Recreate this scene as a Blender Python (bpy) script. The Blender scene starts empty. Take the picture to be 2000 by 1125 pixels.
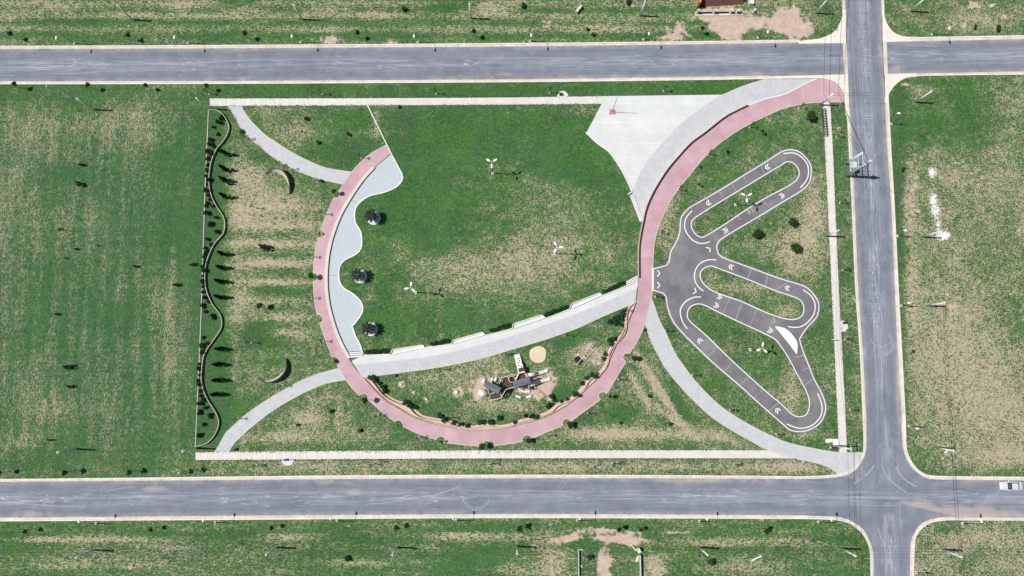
import bpy, math, random
import numpy as np
from mathutils import Vector
from mathutils.geometry import tessellate_polygon
random.seed(7); rng = np.random.default_rng(11)
R = math.radians; PI = math.pi
S = bpy.context.scene; COL = S.collection

# ------------------------------------------------------------------ camera, sky, sun, exposure
F, TILT, H = 1515.0, R(6.29), 151.5           # focal length in photo pixels, tilt off straight down, height in metres
cd = bpy.data.cameras.new('camera'); cam = bpy.data.objects.new('camera', cd); COL.objects.link(cam)
cam.location = (0, 0, H); cam.rotation_euler = (TILT, 0, 0)
cd.sensor_fit = 'HORIZONTAL'; cd.sensor_width = 36; cd.lens = 36*F/2000; cd.clip_start = 0.5; cd.clip_end = 20000
S.camera = cam
SUN_EL, SHADOW_AZ = R(60), R(-3)
W = bpy.data.worlds.new('World'); S.world = W; W.use_nodes = True
nt = W.node_tree; bg = nt.nodes['Background']; sk = nt.nodes.new('ShaderNodeTexSky')
sk.sky_type = 'NISHITA'; sk.sun_disc = False; sk.sun_elevation = SUN_EL; sk.sun_rotation = R(-87)
nt.links.new(sk.outputs[0], bg.inputs[0]); bg.inputs[1].default_value = 0.05
ld = bpy.data.lights.new('sun', 'SUN'); ld.energy = 4.6; ld.angle = R(0.5); ld.color = (1, 0.965, 0.92)
sun = bpy.data.objects.new('sun', ld); COL.objects.link(sun)
d = Vector((math.cos(SHADOW_AZ)*math.cos(SUN_EL), math.sin(SHADOW_AZ)*math.cos(SUN_EL), -math.sin(SUN_EL)))
sun.rotation_euler = d.to_track_quat('-Z', 'Y').to_euler(); sun.location = (-60, 3, 100)
S.view_settings.view_transform = 'Standard'; S.view_settings.look = 'None'
S.view_settings.exposure = 0.0; S.view_settings.gamma = 1

ct, st = math.cos(TILT), math.sin(TILT)
def G(u, v, z=0.0):                            # survey point of the photograph -> place on the ground, metres
    dx, dy = (u-1000)/F, -(v-562.5)/F
    wy, wz = dy*ct+st, dy*st-ct
    k = (H-z)/-wz
    return (dx*k, wy*k)
def Gs(pts): return [G(*p) for p in pts]
def inv(X, Y):
    y = Y*ct - H*st; z = -Y*st - H*ct
    return 1000+F*X/-z, 562.5-F*y/-z

# ------------------------------------------------------------------ materials
def newmat(name):
    m = bpy.data.materials.new(name); m.use_nodes = True
    return m, m.node_tree, m.node_tree.nodes['Principled BSDF']
class N:                                       # tiny node helper
    def __init__(s, nt): s.nt = nt; s.tc = None
    def n(s, t, **k):
        o = s.nt.nodes.new(t)
        for a, b in k.items(): setattr(o, a, b)
        return o
    def l(s, a, b): s.nt.links.new(a, b)
    def pos(s):
        if not s.tc: s.tc = s.n('ShaderNodeNewGeometry').outputs['Position']
        return s.tc
    def scaled(s, sx, sy, sz=1, ofs=(0,0,0), src=None, rot=0):
        m = s.n('ShaderNodeMapping'); s.l(src or s.pos(), m.inputs[0])
        m.inputs['Scale'].default_value = (sx, sy, sz); m.inputs['Location'].default_value = ofs
        m.inputs['Rotation'].default_value = (0, 0, rot); return m.outputs[0]
    def noise(s, scale, detail=2, rough=0.5, vec=None, dist=0):
        o = s.n('ShaderNodeTexNoise'); s.l(vec or s.pos(), o.inputs['Vector'])
        o.inputs['Scale'].default_value = scale; o.inputs['Detail'].default_value = detail
        o.inputs['Roughness'].default_value = rough; o.inputs['Distortion'].default_value = dist
        return o.outputs['Fac']
    def vor(s, scale, rnd=1, vec=None, feature='F1', out='Distance'):
        o = s.n('ShaderNodeTexVoronoi', feature=feature); s.l(vec or s.pos(), o.inputs['Vector'])
        o.inputs['Scale'].default_value = scale; o.inputs['Randomness'].default_value = rnd
        return o.outputs[out]
    def mr(s, v, a, b, c=0, d_=1, smooth=False):
        o = s.n('ShaderNodeMapRange'); s.put(v, o.inputs[0])
        if smooth: o.interpolation_type = 'SMOOTHSTEP'
        s.put(a, o.inputs[1]); s.put(b, o.inputs[2]); s.put(c, o.inputs[3]); s.put(d_, o.inputs[4])
        return o.outputs[0]
    def put(s, v, inp):
        if isinstance(v, (int, float)): inp.default_value = v
        elif isinstance(v, tuple): inp.default_value = (*v, 1) if len(v) == 3 else v
        else: s.l(v, inp)
    def m(s, op, a, b=0, c=None, clamp=False):
        o = s.n('ShaderNodeMath', operation=op); o.use_clamp = clamp
        s.put(a, o.inputs[0]); s.put(b, o.inputs[1])
        if c is not None: s.put(c, o.inputs[2])
        return o.outputs[0]
    def mix(s, f, a, b):
        o = s.n('ShaderNodeMix', data_type='RGBA'); s.put(f, o.inputs[0]); s.put(a, o.inputs[6]); s.put(b, o.inputs[7])
        return o.outputs[2]
    def attr(s, name): return s.n('ShaderNodeAttribute', attribute_name=name).outputs['Fac']
    def bump(s, h, strength, dist, bsdf):
        o = s.n('ShaderNodeBump'); o.inputs['Strength'].default_value = strength; o.inputs['Distance'].default_value = dist
        s.l(h, o.inputs['Height']); s.l(o.outputs[0], bsdf.inputs['Normal'])

def plain(name, col, rough=0.7, var=0.12, scale=3.0, metal=0, spec=0.3, bumps=0):
    m, t, b = newmat(name); n = N(t)
    tc = n.n('ShaderNodeTexCoord').outputs['Object']
    f = n.mr(n.noise(scale, 4, 0.6, tc), 0.3, 0.7)
    lo = tuple(c*(1-var) for c in col); hi = tuple(min(1, c*(1+var)) for c in col)
    n.l(n.mix(f, lo, hi), b.inputs['Base Color'])
    b.inputs['Roughness'].default_value = rough; b.inputs['Metallic'].default_value = metal
    b.inputs['Specular IOR Level'].default_value = spec
    if bumps: n.bump(n.noise(scale*6, 3, .6, tc), bumps, 0.02, b)
    return m

def mat_grass():
    m, t, b = newmat('grass'); n = N(t)
    dry, dirt, wht, lush, strk = (n.attr(a) for a in ('dry', 'dirt', 'pale', 'lush', 'streak'))
    # streak directions: -1 along y, +1 along x
    fi = n.noise(2.1, 2.5, 0.62, dist=0.4)
    fh = n.noise(2.0, 2.5, 0.6, n.scaled(0.6, 1.3), dist=0.4)
    fv = n.noise(2.1, 2.5, 0.6, n.scaled(1.25, 0.62), dist=0.4)
    mh = n.noise(1, 4, 0.6, n.scaled(0.05, 0.50)); mv = n.noise(1, 4, 0.6, n.scaled(0.50, 0.05))
    mi = n.noise(0.30, 5, 0.65)
    wh = n.m('MAXIMUM', strk, 0); wv = n.m('MAXIMUM', n.m('MULTIPLY', strk, -1), 0)
    def mixf(a, b_, c):
        o1 = n.n('ShaderNodeMix', data_type='FLOAT'); n.put(wh, o1.inputs[0]); n.put(a, o1.inputs[2]); n.put(b_, o1.inputs[3])
        o2 = n.n('ShaderNodeMix', data_type='FLOAT'); n.put(wv, o2.inputs[0]); n.put(o1.outputs[0], o2.inputs[2]); n.put(c, o2.inputs[3])
        return o2.outputs[0]
    fine = mixf(fi, fh, fv); mid = mixf(mi, mh, mv)
    ridge = n.m('ABSOLUTE', n.m('SUBTRACT', fine, 0.5))
    # local share of straw: surveyed dryness plus patchiness
    p = n.m('ADD', n.m('MULTIPLY', n.m('SUBTRACT', dry, 0.20), 1.6), n.m('MULTIPLY', n.m('SUBTRACT', mid, 0.5), 0.95))
    p = n.m('ADD', p, n.m('MULTIPLY', n.m('SUBTRACT', n.noise(0.8, 3, 0.6, n.scaled(1, 1, 1, (17, 5, 0))), 0.5), 0.55))
    p = n.m('ADD', p, n.m('MULTIPLY', n.m('SUBTRACT', n.noise(0.06, 4, 0.6), 0.5), 0.45))
    w_ = n.m('MULTIPLY', n.m('POWER', n.m('MAXIMUM', p, 0.0), 1.35), 0.135)
    straw = n.mr(n.m('SUBTRACT', w_, ridge), -0.014, 0.020, 0, 1)
    tint = n.m('MULTIPLY', n.mr(p, 0.25, 1.1), 0.22)
    # greens
    g1 = n.mix(n.mr(n.noise(1.3, 5, 0.72), 0.34, 0.66), (0.018, 0.082, 0.018), (0.072, 0.196, 0.050))
    g2 = n.mix(n.mr(n.noise(0.09, 4, 0.6, n.scaled(1, 1, 1, (31, 7, 0))), 0.48, 0.80), g1, (0.056, 0.150, 0.070))
    g2 = n.mix(n.m('MULTIPLY', n.mr(n.noise(0.22, 4, 0.7, n.scaled(1, 1, 1, (3, 77, 0))), 0.46, 0.72), 0.7), g2, (0.070, 0.192, 0.032))
    g2 = n.mix(n.m('MULTIPLY', n.mr(n.noise(0.13, 5, 0.72, n.scaled(1, 1, 1, (12, 44, 0))), 0.48, 0.70), 0.65), g2, (0.030, 0.088, 0.036))
    g2 = n.mix(n.m('MULTIPLY', wv, 0.55), g2, n.mix(n.mr(n.noise(0.8, 4, 0.7), .35, .65), (0.022, 0.086, 0.038), (0.070, 0.170, 0.080)))
    dark = n.mr(n.noise(3.6, 3, 0.7, n.scaled(1, 1, 1, (9, 1, 0))), 0.50, 0.70)
    g3 = n.mix(n.m('MULTIPLY', dark, 0.75), g2, (0.014, 0.046, 0.014))
    g3 = n.mix(n.m('MULTIPLY', n.mr(n.noise(2.6, 3, 0.7, n.scaled(1, 1, 1, (90, 14, 0))), 0.52, 0.70), 0.45), g3, (0.118, 0.235, 0.095))
    lushf = n.m('MULTIPLY', lush, n.mr(n.noise(0.5, 4, 0.6), 0.25, 0.6), clamp=True)
    g3 = n.mix(n.m('MULTIPLY', lushf, 0.85), g3, n.mix(n.mr(n.noise(1.9, 4, .7), .35, .65), (0.026, 0.070, 0.030), (0.070, 0.140, 0.066)))
    # reddish-brown thin spots
    red = n.m('MULTIPLY', n.mr(n.noise(0.35, 4, 0.7, n.scaled(1, 2.2, 1, (50, 20, 0))), 0.60, 0.74), 0.55)
    g3 = n.mix(red, g3, (0.085, 0.088, 0.034))
    s1 = n.mix(n.mr(n.noise(1.4, 4, 0.7), 0.35, 0.65), (0.38, 0.315, 0.21), (0.64, 0.53, 0.41))
    g3 = n.mix(tint, g3, (0.29, 0.29, 0.16))
    base = n.mix(n.m('MULTIPLY', straw, n.m('SUBTRACT', 0.80, n.m('MULTIPLY', wv, 0.24))), g3, s1)
    # bare soil
    d1 = n.mix(n.mr(n.noise(0.8, 5, 0.7), 0.3, 0.7), (0.46, 0.34, 0.27), (0.64, 0.51, 0.43))
    df = n.mr(n.m('ADD', dirt, n.m('MULTIPLY', n.m('SUBTRACT', n.noise(0.75, 5, 0.72), 0.5), 2.1)), 0.42, 0.66)
    base = n.mix(df, base, d1)
    wf = n.mr(n.m('ADD', n.m('MULTIPLY', wht, 0.8), n.m('MULTIPLY', n.m('SUBTRACT', n.noise(2.2, 5, 0.8), 0.5), 3.0)), 0.42, 0.75)
    base = n.mix(wf, base, (0.80, 0.78, 0.76))
    n.l(base, b.inputs['Base Color']); b.inputs['Roughness'].default_value = 0.95; b.inputs['Specular IOR Level'].default_value = 0.05
    n.bump(n.m('ADD', n.m('MULTIPLY', fine, 0.7), n.m('MULTIPLY', n.noise(6, 3, 0.7), 0.6)), 0.9, 0.25, b)
    return m

def mat_road():
    m, t, b = newmat('asphalt'); n = N(t)
    across, along, dust = n.attr('across'), n.attr('along'), n.attr('dust')
    cx = n.n('ShaderNodeCombineXYZ'); n.l(along, cx.inputs[0]); n.l(across, cx.inputs[1])
    v = cx.outputs[0]
    st1 = n.noise(1, 6, 0.68, n.scaled(0.055, 5.0, 1, (3, 1, 0), v))
    st2 = n.noise(1, 5, 0.7, n.scaled(0.16, 22.0, 1, (9, 4, 0), v))
    iso = n.noise(0.35, 6, 0.65)
    grain = n.noise(7, 3, 0.7)
    a = n.mix(n.mr(iso, 0.32, 0.68), (0.118, 0.142, 0.180), (0.190, 0.216, 0.260))
    a = n.mix(n.m('MULTIPLY', n.mr(grain, 0.35, 0.7), 0.35), a, (0.25, 0.26, 0.30))
    e = n.m('ABSOLUTE', across)
    centre = n.mr(e, 0.62, 0.02, 0, 1, True)
    f1 = n.m('MULTIPLY', n.mr(st1, 0.44, 0.68), n.m('ADD', 0.25, n.m('MULTIPLY', centre, 0.85)))
    f2 = n.m('MULTIPLY', n.mr(st2, 0.50, 0.66), n.m('ADD', 0.12, n.m('MULTIPLY', centre, 0.85)))
    f2 = n.m('MULTIPLY', f2, n.mr(n.noise(0.07, 4, 0.65), 0.40, 0.56))
    st3 = n.noise(1, 5, 0.75, n.scaled(0.5, 9.0, 1, (19, 4, 0), v)); f3 = n.m('MULTIPLY', n.mr(st3, 0.56, 0.66), n.mr(n.noise(0.11, 4, 0.6, n.scaled(1,1,1,(60,2,0))), .46, .60))
    a = n.mix(n.m('MULTIPLY', f1, 0.75, clamp=True), a, (0.36, 0.365, 0.42))
    a = n.mix(n.m('MULTIPLY', f2, 0.95, clamp=True), a, (0.52, 0.52, 0.58))
    a = n.mix(n.m('MULTIPLY', n.m('MULTIPLY', f3, n.m('ADD', .3, centre)), 0.8, clamp=True), a, (0.60, 0.60, 0.66))
    edge = n.m('MULTIPLY', n.mr(e, 0.72, 1.0), n.mr(n.noise(0.3, 5, 0.7), 0.36, 0.62))
    dd = n.m('ADD', n.m('MULTIPLY', edge, 0.6), n.m('MULTIPLY', n.mr(n.m('ADD', dust, n.m('MULTIPLY', n.m('SUBTRACT', iso, 0.5), 1.6)), 0.25, 0.9), 0.62), clamp=True)
    a = n.mix(dd, a, (0.45, 0.395, 0.36))
    crk = n.mr(n.vor(0.45, 1, n.scaled(1, 1, 1, (2, 2, 0)), 'DISTANCE_TO_EDGE'), 0.012, 0.0)
    a = n.mix(n.m('MULTIPLY', crk, n.m('MULTIPLY', n.mr(n.noise(.12, 3), .54, .66), .5)), a, (0.42, 0.42, 0.46))
    a = n.mix(n.m('MULTIPLY', n.mr(n.vor(1.1, 1), 0.10, 0.04), n.mr(n.noise(.2, 2), .5, .6)), a, (0.09, 0.09, 0.10))
    n.l(a, b.inputs['Base Color']); b.inputs['Roughness'].default_value = 0.9; b.inputs['Specular IOR Level'].default_value = 0.15
    n.bump(grain, 0.25, 0.03, b)
    return m

def mat_track():
    m, t, b = newmat('track_asphalt'); n = N(t)
    iso = n.noise(0.28, 5, 0.65); g = n.noise(5, 4, 0.7)
    a = n.mix(n.mr(iso, 0.32, 0.68), (0.118, 0.116, 0.126), (0.205, 0.200, 0.212))
    a = n.mix(n.m('MULTIPLY', n.mr(n.noise(0.16, 4, .6, n.scaled(1, 1, 1, (40, 3, 0))), 0.50, 0.66), 0.6), a, (0.27, 0.255, 0.262))
    a = n.mix(n.m('MULTIPLY', n.mr(g, 0.4, 0.7), 0.3), a, (0.25, 0.24, 0.25))
    a = n.mix(n.m('MULTIPLY', n.mr(n.noise(1.6, 5, .7, n.scaled(1, 1, 1, (4, 30, 0))), 0.62, 0.75), 0.5), a, (0.36, 0.32, 0.29))
    n.l(a, b.inputs['Base Color']); b.inputs['Roughness'].default_value = 0.85; b.inputs['Specular IOR Level'].default_value = 0.2
    n.bump(g, 0.2, 0.02, b); return m

def mat_pavers():
    m, t, b = newmat('pavers'); n = N(t)
    dots = n.mr(n.vor(1.55, 0.25), 0.17, 0.10)
    pick = n.mr(n.vor(1.55, 0.25, out='Color'), 0.25, 0.4)
    base = n.mix(n.mr(n.noise(0.8, 5, .7), .3, .7), (0.45, 0.46, 0.48), (0.57, 0.58, 0.60))
    base = n.mix(n.m('MULTIPLY', n.mr(n.noise(5, 3, .7), .4, .7), .3), base, (0.42, 0.43, 0.46))
    base = n.mix(n.m('MULTIPLY', n.m('MULTIPLY', dots, pick), 0.75), base, (0.30, 0.33, 0.37))
    base = n.mix(n.m('MULTIPLY', n.mr(n.noise(.35, 4, .7, n.scaled(1,1,1,(8,8,0))), .58, .72), .35), base, (0.45, 0.44, 0.43))
    n.l(base, b.inputs['Base Color']); b.inputs['Roughness'].default_value = 0.9; b.inputs['Specular IOR Level'].default_value = 0.1
    return m

def mat_terrazzo():
    m, t, b = newmat('blue_aggregate'); n = N(t)
    base = n.mix(n.mr(n.noise(6, 4, .75), .35, .65), (0.33, 0.40, 0.45), (0.58, 0.63, 0.655))
    base = n.mix(n.mr(n.noise(.3, 4, .6), .4, .75), base, (0.47, 0.51, 0.54))
    base = n.mix(n.m('MULTIPLY', n.mr(n.noise(.5, 4, .7, n.scaled(1,1,1,(5,0,0))), .62, .72), .5), base, (0.40, 0.43, 0.46))
    n.l(base, b.inputs['Base Color']); b.inputs['Roughness'].default_value = 0.85; return m

def mat_conc(name, lo, hi, stain=(0.45, 0.40, 0.35), amt=0.35, sc=0.5):
    m, t, b = newmat(name); n = N(t)
    base = n.mix(n.mr(n.noise(sc, 6, .68), .3, .7), lo, hi)
    cell = n.vor(0.42, 0.15, out='Color'); base = n.mix(n.m('MULTIPLY', n.mr(cell, .2, .8), .22), base, tuple(c*.86 for c in lo))
    base = n.mix(n.m('MULTIPLY', n.mr(n.noise(2.6, 5, .75), .52, .75), amt), base, stain)
    n.l(base, b.inputs['Base Color']); b.inputs['Roughness'].default_value = 0.9; b.inputs['Specular IOR Level'].default_value = 0.1
    n.bump(n.noise(8, 3, .6), .15, .02, b); return m

def mat_leaf(name, lo, hi):
    m, t, b = newmat(name); n = N(t)
    oi = n.n('ShaderNodeObjectInfo').outputs['Random']
    tc = n.n('ShaderNodeTexCoord').outputs['Object']
    f = n.m('ADD', n.m('MULTIPLY', n.mr(n.noise(4, 3, .6, tc), .3, .7), 0.75), n.m('MULTIPLY', oi, 0.25))
    n.l(n.mix(f, lo, hi), b.inputs['Base Color']); b.inputs['Roughness'].default_value = .8
    b.inputs['Specular IOR Level'].default_value = .1; return m

M = dict(
 grass=mat_grass(), road=mat_road(), track=mat_track(), pavers=mat_pavers(), blue=mat_terrazzo(),
 walk=mat_conc('walk_concrete', (0.60, 0.56, 0.53), (0.71, 0.68, 0.65)),
 walk_warm=mat_conc('walk_concrete_warm', (0.60, 0.53, 0.47), (0.72, 0.66, 0.60)),
 plaza=mat_conc('plaza_concrete', (0.57, 0.585, 0.58), (0.69, 0.70, 0.69), (0.48, 0.48, 0.47), .35, .25),
 kerb=mat_conc('kerb_concrete', (0.66, 0.60, 0.53), (0.82, 0.78, 0.72), (0.42, 0.34, 0.27), .5),
 gutter=mat_conc('gutter_concrete', (0.52, 0.46, 0.40), (0.74, 0.70, 0.64), (0.40, 0.32, 0.26), .6),
 pink=mat_conc('pink_concrete', (0.43, 0.265, 0.300), (0.60, 0.420, 0.460), (0.46, 0.35, 0.34), .55, .22),
 joint=plain('joint_line', (0.86, 0.85, 0.82), .9, .06), white=mat_conc('white_paint', (0.74, 0.74, 0.73), (0.86, 0.86, 0.85), (0.42, 0.41, 0.40), .4),
 worn=plain('worn_paint', (0.52, 0.50, 0.47), .9, .3, 6), crack=plain('crack_filler', (0.34, 0.33, 0.33), .9, .4, 5),
 darkcrack=plain('dark_seam', (0.12, 0.12, 0.13), .9, .3), dusty=plain('dust_mark', (0.36, 0.365, 0.42), .95, .3, 5),
 whitewall=mat_conc('white_render', (0.76, 0.75, 0.73), (0.85, 0.84, 0.82), (0.55, 0.5, 0.45), .3),
 cream=mat_conc('cream_render', (0.55, 0.49, 0.40), (0.68, 0.61, 0.52), (0.42, 0.34, 0.26), .5, 1.2),
 terra=mat_conc('terracotta_render', (0.52, 0.38, 0.31), (0.66, 0.52, 0.44), (0.45, 0.32, 0.25), .5, 1.0),
 brick=plain('brick', (0.55, 0.25, 0.14), .9, .3, 8), brickred=plain('red_brick_paving', (0.52, 0.25, 0.20), .9, .2, 8),
 brownfloor=plain('brown_floor', (0.10, 0.045, 0.036), .85, .2, 2),
 polec=plain('pole_concrete', (0.66, 0.68, 0.71), .8, .12, 2), polem=plain('pole_metal', (0.16, 0.155, 0.15), .5, .1, 3, .3),
 lampw=plain('lamp_white', (0.82, 0.82, 0.83), .4, .03), dark=plain('dark_metal', (0.045, 0.035, 0.035), .5, .1, 3, .2),
 wire=plain('cable_black', (0.04, 0.04, 0.04), .6, .1), galv=plain('galvanised', (0.64, 0.71, 0.75), .45, .1, 4, .4),
 glassy=plain('insulator', (0.35, 0.22, 0.16), .3, .1), trafo=plain('transformer_grey', (0.60, 0.67, 0.72), .45, .08),
 sand=mat_conc('play_sand', (0.62, 0.49, 0.34), (0.76, 0.63, 0.47), (0.5, 0.38, 0.25), .4, 1.5),
 gravel=mat_conc('white_gravel', (0.52, 0.52, 0.56), (0.78, 0.78, 0.80), (0.30, 0.32, 0.33), .6, 4),
 timber=plain('timber', (0.72, 0.62, 0.40), .8, .2, 5), bark=plain('bark', (0.09, 0.065, 0.05), .9, .25, 8),
 conif=mat_leaf('cypress_leaf', (0.008, 0.017, 0.007), (0.020, 0.040, 0.014)),
 shrub=mat_leaf('shrub_leaf', (0.012, 0.030, 0.012), (0.030, 0.070, 0.024)),
 hedge=mat_leaf('hedge_leaf', (0.013, 0.044, 0.018), (0.042, 0.110, 0.044)),
 tuft=mat_leaf('tuft_leaf', (0.020, 0.085, 0.016), (0.10, 0.19, 0.05)),
 tree=mat_leaf('tree_leaf', (0.018, 0.042, 0.010), (0.055, 0.100, 0.022)),
 sap=mat_leaf('sapling_leaf', (0.022, 0.026, 0.010), (0.050, 0.056, 0.018)),
 twig=mat_leaf('grey_twig', (0.022, 0.036, 0.032), (0.080, 0.100, 0.088)),
 plate=plain('platform_brown', (0.085, 0.052, 0.042), .8, .15, 3), roofg=plain('roof_slate_grey', (0.17, 0.18, 0.215), .6, .12, 3),
 playw=plain('play_offwhite', (0.76, 0.76, 0.70), .5, .08, 2), playg=plain('play_green', (0.50, 0.72, 0.42), .5, .08),
 black=plain('black_rubber', (0.015, 0.015, 0.015), .7, .1), carp=plain('car_silver', (0.74, 0.80, 0.85), .22, .02, 2, .25, .6),
 glass=plain('car_glass', (0.020, 0.045, 0.065), .08, .05, 2, 0, .8), red=plain('tail_red', (0.45, 0.02, 0.02), .3),
 yel=plain('yellow_green_paint', (0.30, 0.34, 0.10), .6, .1), rock=plain('rock', (0.5, 0.44, 0.40), .9, .25, 5, bumps=.5),
)

# ------------------------------------------------------------------ mesh helpers
class MB:
    def __init__(s): s.v = []; s.f = []
    def add(s, vs, fs):
        o = len(s.v); s.v += [tuple(p) for p in vs]; s.f += [tuple(i+o for i in f) for f in fs]; return s
    def box(s, c, sz, rz=0, top=1.0, rx=0, ry=0):
        x, y, z = (q/2 for q in sz); P_ = []
        for dz, k in ((-z, 1), (z, top)):
            for dx, dy in ((-x, -y), (x, -y), (x, y), (-x, y)): P_.append(Vector((dx*k, dy*k, dz)))
        from mathutils import Euler
        m = Euler((rx, ry, rz)).to_matrix(); P_ = [m @ p + Vector(c) for p in P_]
        return s.add(P_, [(3,2,1,0),(4,5,6,7),(0,1,5,4),(1,2,6,5),(2,3,7,6),(3,0,4,7)])
    def bar(s, a, b, w, h):
        a, b = Vector(a), Vector(b); d_ = b-a; L = d_.length
        q = d_.to_track_quat('X', 'Z').to_matrix(); c = (a+b)/2; P_ = []
        for x, y, z in ((-1,-1,-1),(1,-1,-1),(1,1,-1),(-1,1,-1),(-1,-1,1),(1,-1,1),(1,1,1),(-1,1,1)):
            P_.append(q @ Vector((x*L/2, y*w/2, z*h/2)) + c)
        return s.add(P_, [(3,2,1,0),(4,5,6,7),(0,1,5,4),(1,2,6,5),(2,3,7,6),(3,0,4,7)])
    def tube(s, pts, r, n=8, r2=None, closed=False):
        pts = [Vector(p) for p in pts]; K = len(pts); vs = []; fs = []
        for i, p in enumerate(pts):
            if closed: t = pts[(i+1) % K]-pts[i-1]
            else: t = pts[min(i+1, K-1)]-pts[max(i-1, 0)]
            q = t.to_track_quat('Z', 'Y').to_matrix()
            rr = r if r2 is None else r+(r2-r)*i/(K-1)
            vs += [q @ Vector((rr*math.cos(a), rr*math.sin(a), 0)) + p for a in (2*PI*j/n for j in range(n))]
        for i in range(K if closed else K-1):
            for j in range(n):
                a = i*n+j; b = i*n+(j+1) % n; i2 = (i+1) % K
                fs.append((a, b, i2*n+(j+1) % n, i2*n+j))
        if not closed: fs.append(tuple(range(n-1, -1, -1))); fs.append(tuple(range((K-1)*n, K*n)))
        return s.add(vs, fs)
    def ell(s, c, r, n=12, m_=7, wob=0, rz=0, zmin=-1):
        vs = [(0, 0, 1)]; fs = []
        for i in range(1, m_):
            ph = PI*i/m_
            for j in range(n):
                th = 2*PI*j/n; vs.append((math.sin(ph)*math.cos(th), math.sin(ph)*math.sin(th), math.cos(ph)))
        vs.append((0, 0, -1))
        for j in range(n): fs.append((0, 1+j, 1+(j+1) % n))
        for i in range(m_-2):
            for j in range(n):
                a = 1+i*n+j; b = 1+i*n+(j+1) % n; fs.append((a, a+n, b+n, b))
        L = len(vs)-1
        for j in range(n): fs.append((L, L-n+(j+1) % n, L-n+j))
        cz, sz = math.cos(rz), math.sin(rz); out = []
        for x, y, z in vs:
            k = 1+wob*(random.random()-.5)
            x, y, z = x*r[0]*k, y*r[1]*k, max(z, zmin)*r[2]*k
            out.append((c[0]+x*cz-y*sz, c[1]+x*sz+y*cz, c[2]+z))
        return s.add(out, fs)
    def poly(s, loops, z0, z1, sides=True):      # slab with optional holes
        loops = [[(p[0], p[1]) for p in lp] for lp in loops]
        tri = tessellate_polygon([[Vector((x, y, 0)) for x, y in lp] for lp in loops])
        flat = [p for lp in loops for p in lp]
        o = len(s.v); s.v += [(x, y, z1) for x, y in flat]
        for t in tri:
            a, b, c = (Vector((*flat[i], 0)) for i in t)
            if (b-a).cross(c-a).z < 0: t = (t[0], t[2], t[1])
            s.f.append(tuple(i+o for i in t))
        if sides:
            k = 0
            for lp in loops:
                n = len(lp); ar = sum(lp[i][0]*lp[(i+1) % n][1]-lp[(i+1) % n][0]*lp[i][1] for i in range(n))
                hole = (k > 0); o2 = len(s.v)
                s.v += [(x, y, z1) for x, y in lp]+[(x, y, z0) for x, y in lp]
                for i in range(n):
                    j = (i+1) % n; q = (o2+i, o2+n+i, o2+n+j, o2+j)
                    if (ar < 0) != hole: q = q[::-1]
                    s.f.append(q)
                k += 1
        return s
    def wall(s, pts, w, z0, z1, closed=False):   # upright strip along a ground polyline; z1 may be a list
        pts = [Vector((p[0], p[1])) for p in pts]; K = len(pts); vs = []
        for i, p in enumerate(pts):
            if closed: t = pts[(i+1) % K]-pts[i-1]
            else: t = pts[min(i+1, K-1)]-pts[max(i-1, 0)]
            t.normalize(); nx, ny = -t.y*w/2, t.x*w/2; zt = z1[i] if isinstance(z1, (list, tuple)) else z1
            vs += [(p.x+nx, p.y+ny, z0), (p.x-nx, p.y-ny, z0), (p.x-nx, p.y-ny, zt), (p.x+nx, p.y+ny, zt)]
        fs = []
        for i in range(K if closed else K-1):
            a, b = 4*i, 4*((i+1) % K)
            for j in range(4): fs.append((a+j, a+(j+1) % 4, b+(j+1) % 4, b+j))
        if not closed: fs += [(3, 2, 1, 0), (4*K-4, 4*K-3, 4*K-2, 4*K-1)]
        return s.add(vs, fs)
    def band(s, A, B, z0, z1):                   # slab between two polylines of equal length
        K = len(A); vs = []
        for a, b in zip(A, B): vs += [(*a, z0), (*b, z0), (*b, z1), (*a, z1)]
        fs = []
        for i in range(K-1):
            a, b = 4*i, 4*i+4
            for j in range(4): fs.append((a+j, a+(j+1) % 4, b+(j+1) % 4, b+j))
        fs += [(3, 2, 1, 0), (4*K-4, 4*K-3, 4*K-2, 4*K-1)]
        return s.add(vs, fs)
    def mesh(s, name, mat, smooth=False, fix=False):
        me = bpy.data.meshes.new(name); me.from_pydata(s.v, [], s.f); me.materials.append(mat)
        if smooth: me.shade_smooth()
        me.update()
        if fix:
            import bmesh
            b = bmesh.new(); b.from_mesh(me); bmesh.ops.recalc_face_normals(b, faces=b.faces); b.to_mesh(me); b.free()
        return me
def part(name, me, parent=None, loc=(0,0,0), rz=0):
    o = bpy.data.objects.new(name, me); COL.objects.link(o); o.location = loc; o.rotation_euler[2] = rz
    if parent: o.parent = parent
    return o
def build(mb, name, mat, parent=None, smooth=False, fix=True): return part(name, mb.mesh(name, mat, smooth, fix), parent)
def tag(o, label, cat, group=None):
    o['label'] = label; o['category'] = cat
    if group: o['group'] = group
    return o
def thing(name, label, cat, loc, rz=0, group=None):
    o = bpy.data.objects.new(name, None); COL.objects.link(o); o.empty_display_size = .2
    o.location = (loc[0], loc[1], loc[2] if len(loc) > 2 else 0); o.rotation_euler[2] = rz
    return tag(o, label, cat, group)
def struct(name, mb, mat, parent=None, fix=True):
    o = build(mb, name, mat, parent, fix=fix)
    if not parent: o['kind'] = 'structure'
    return o
def copy_tree(o, parent=None):
    c = o.copy(); COL.objects.link(c); c.parent = parent
    for ch in list(o.children): copy_tree(ch, c)
    return c
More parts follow.
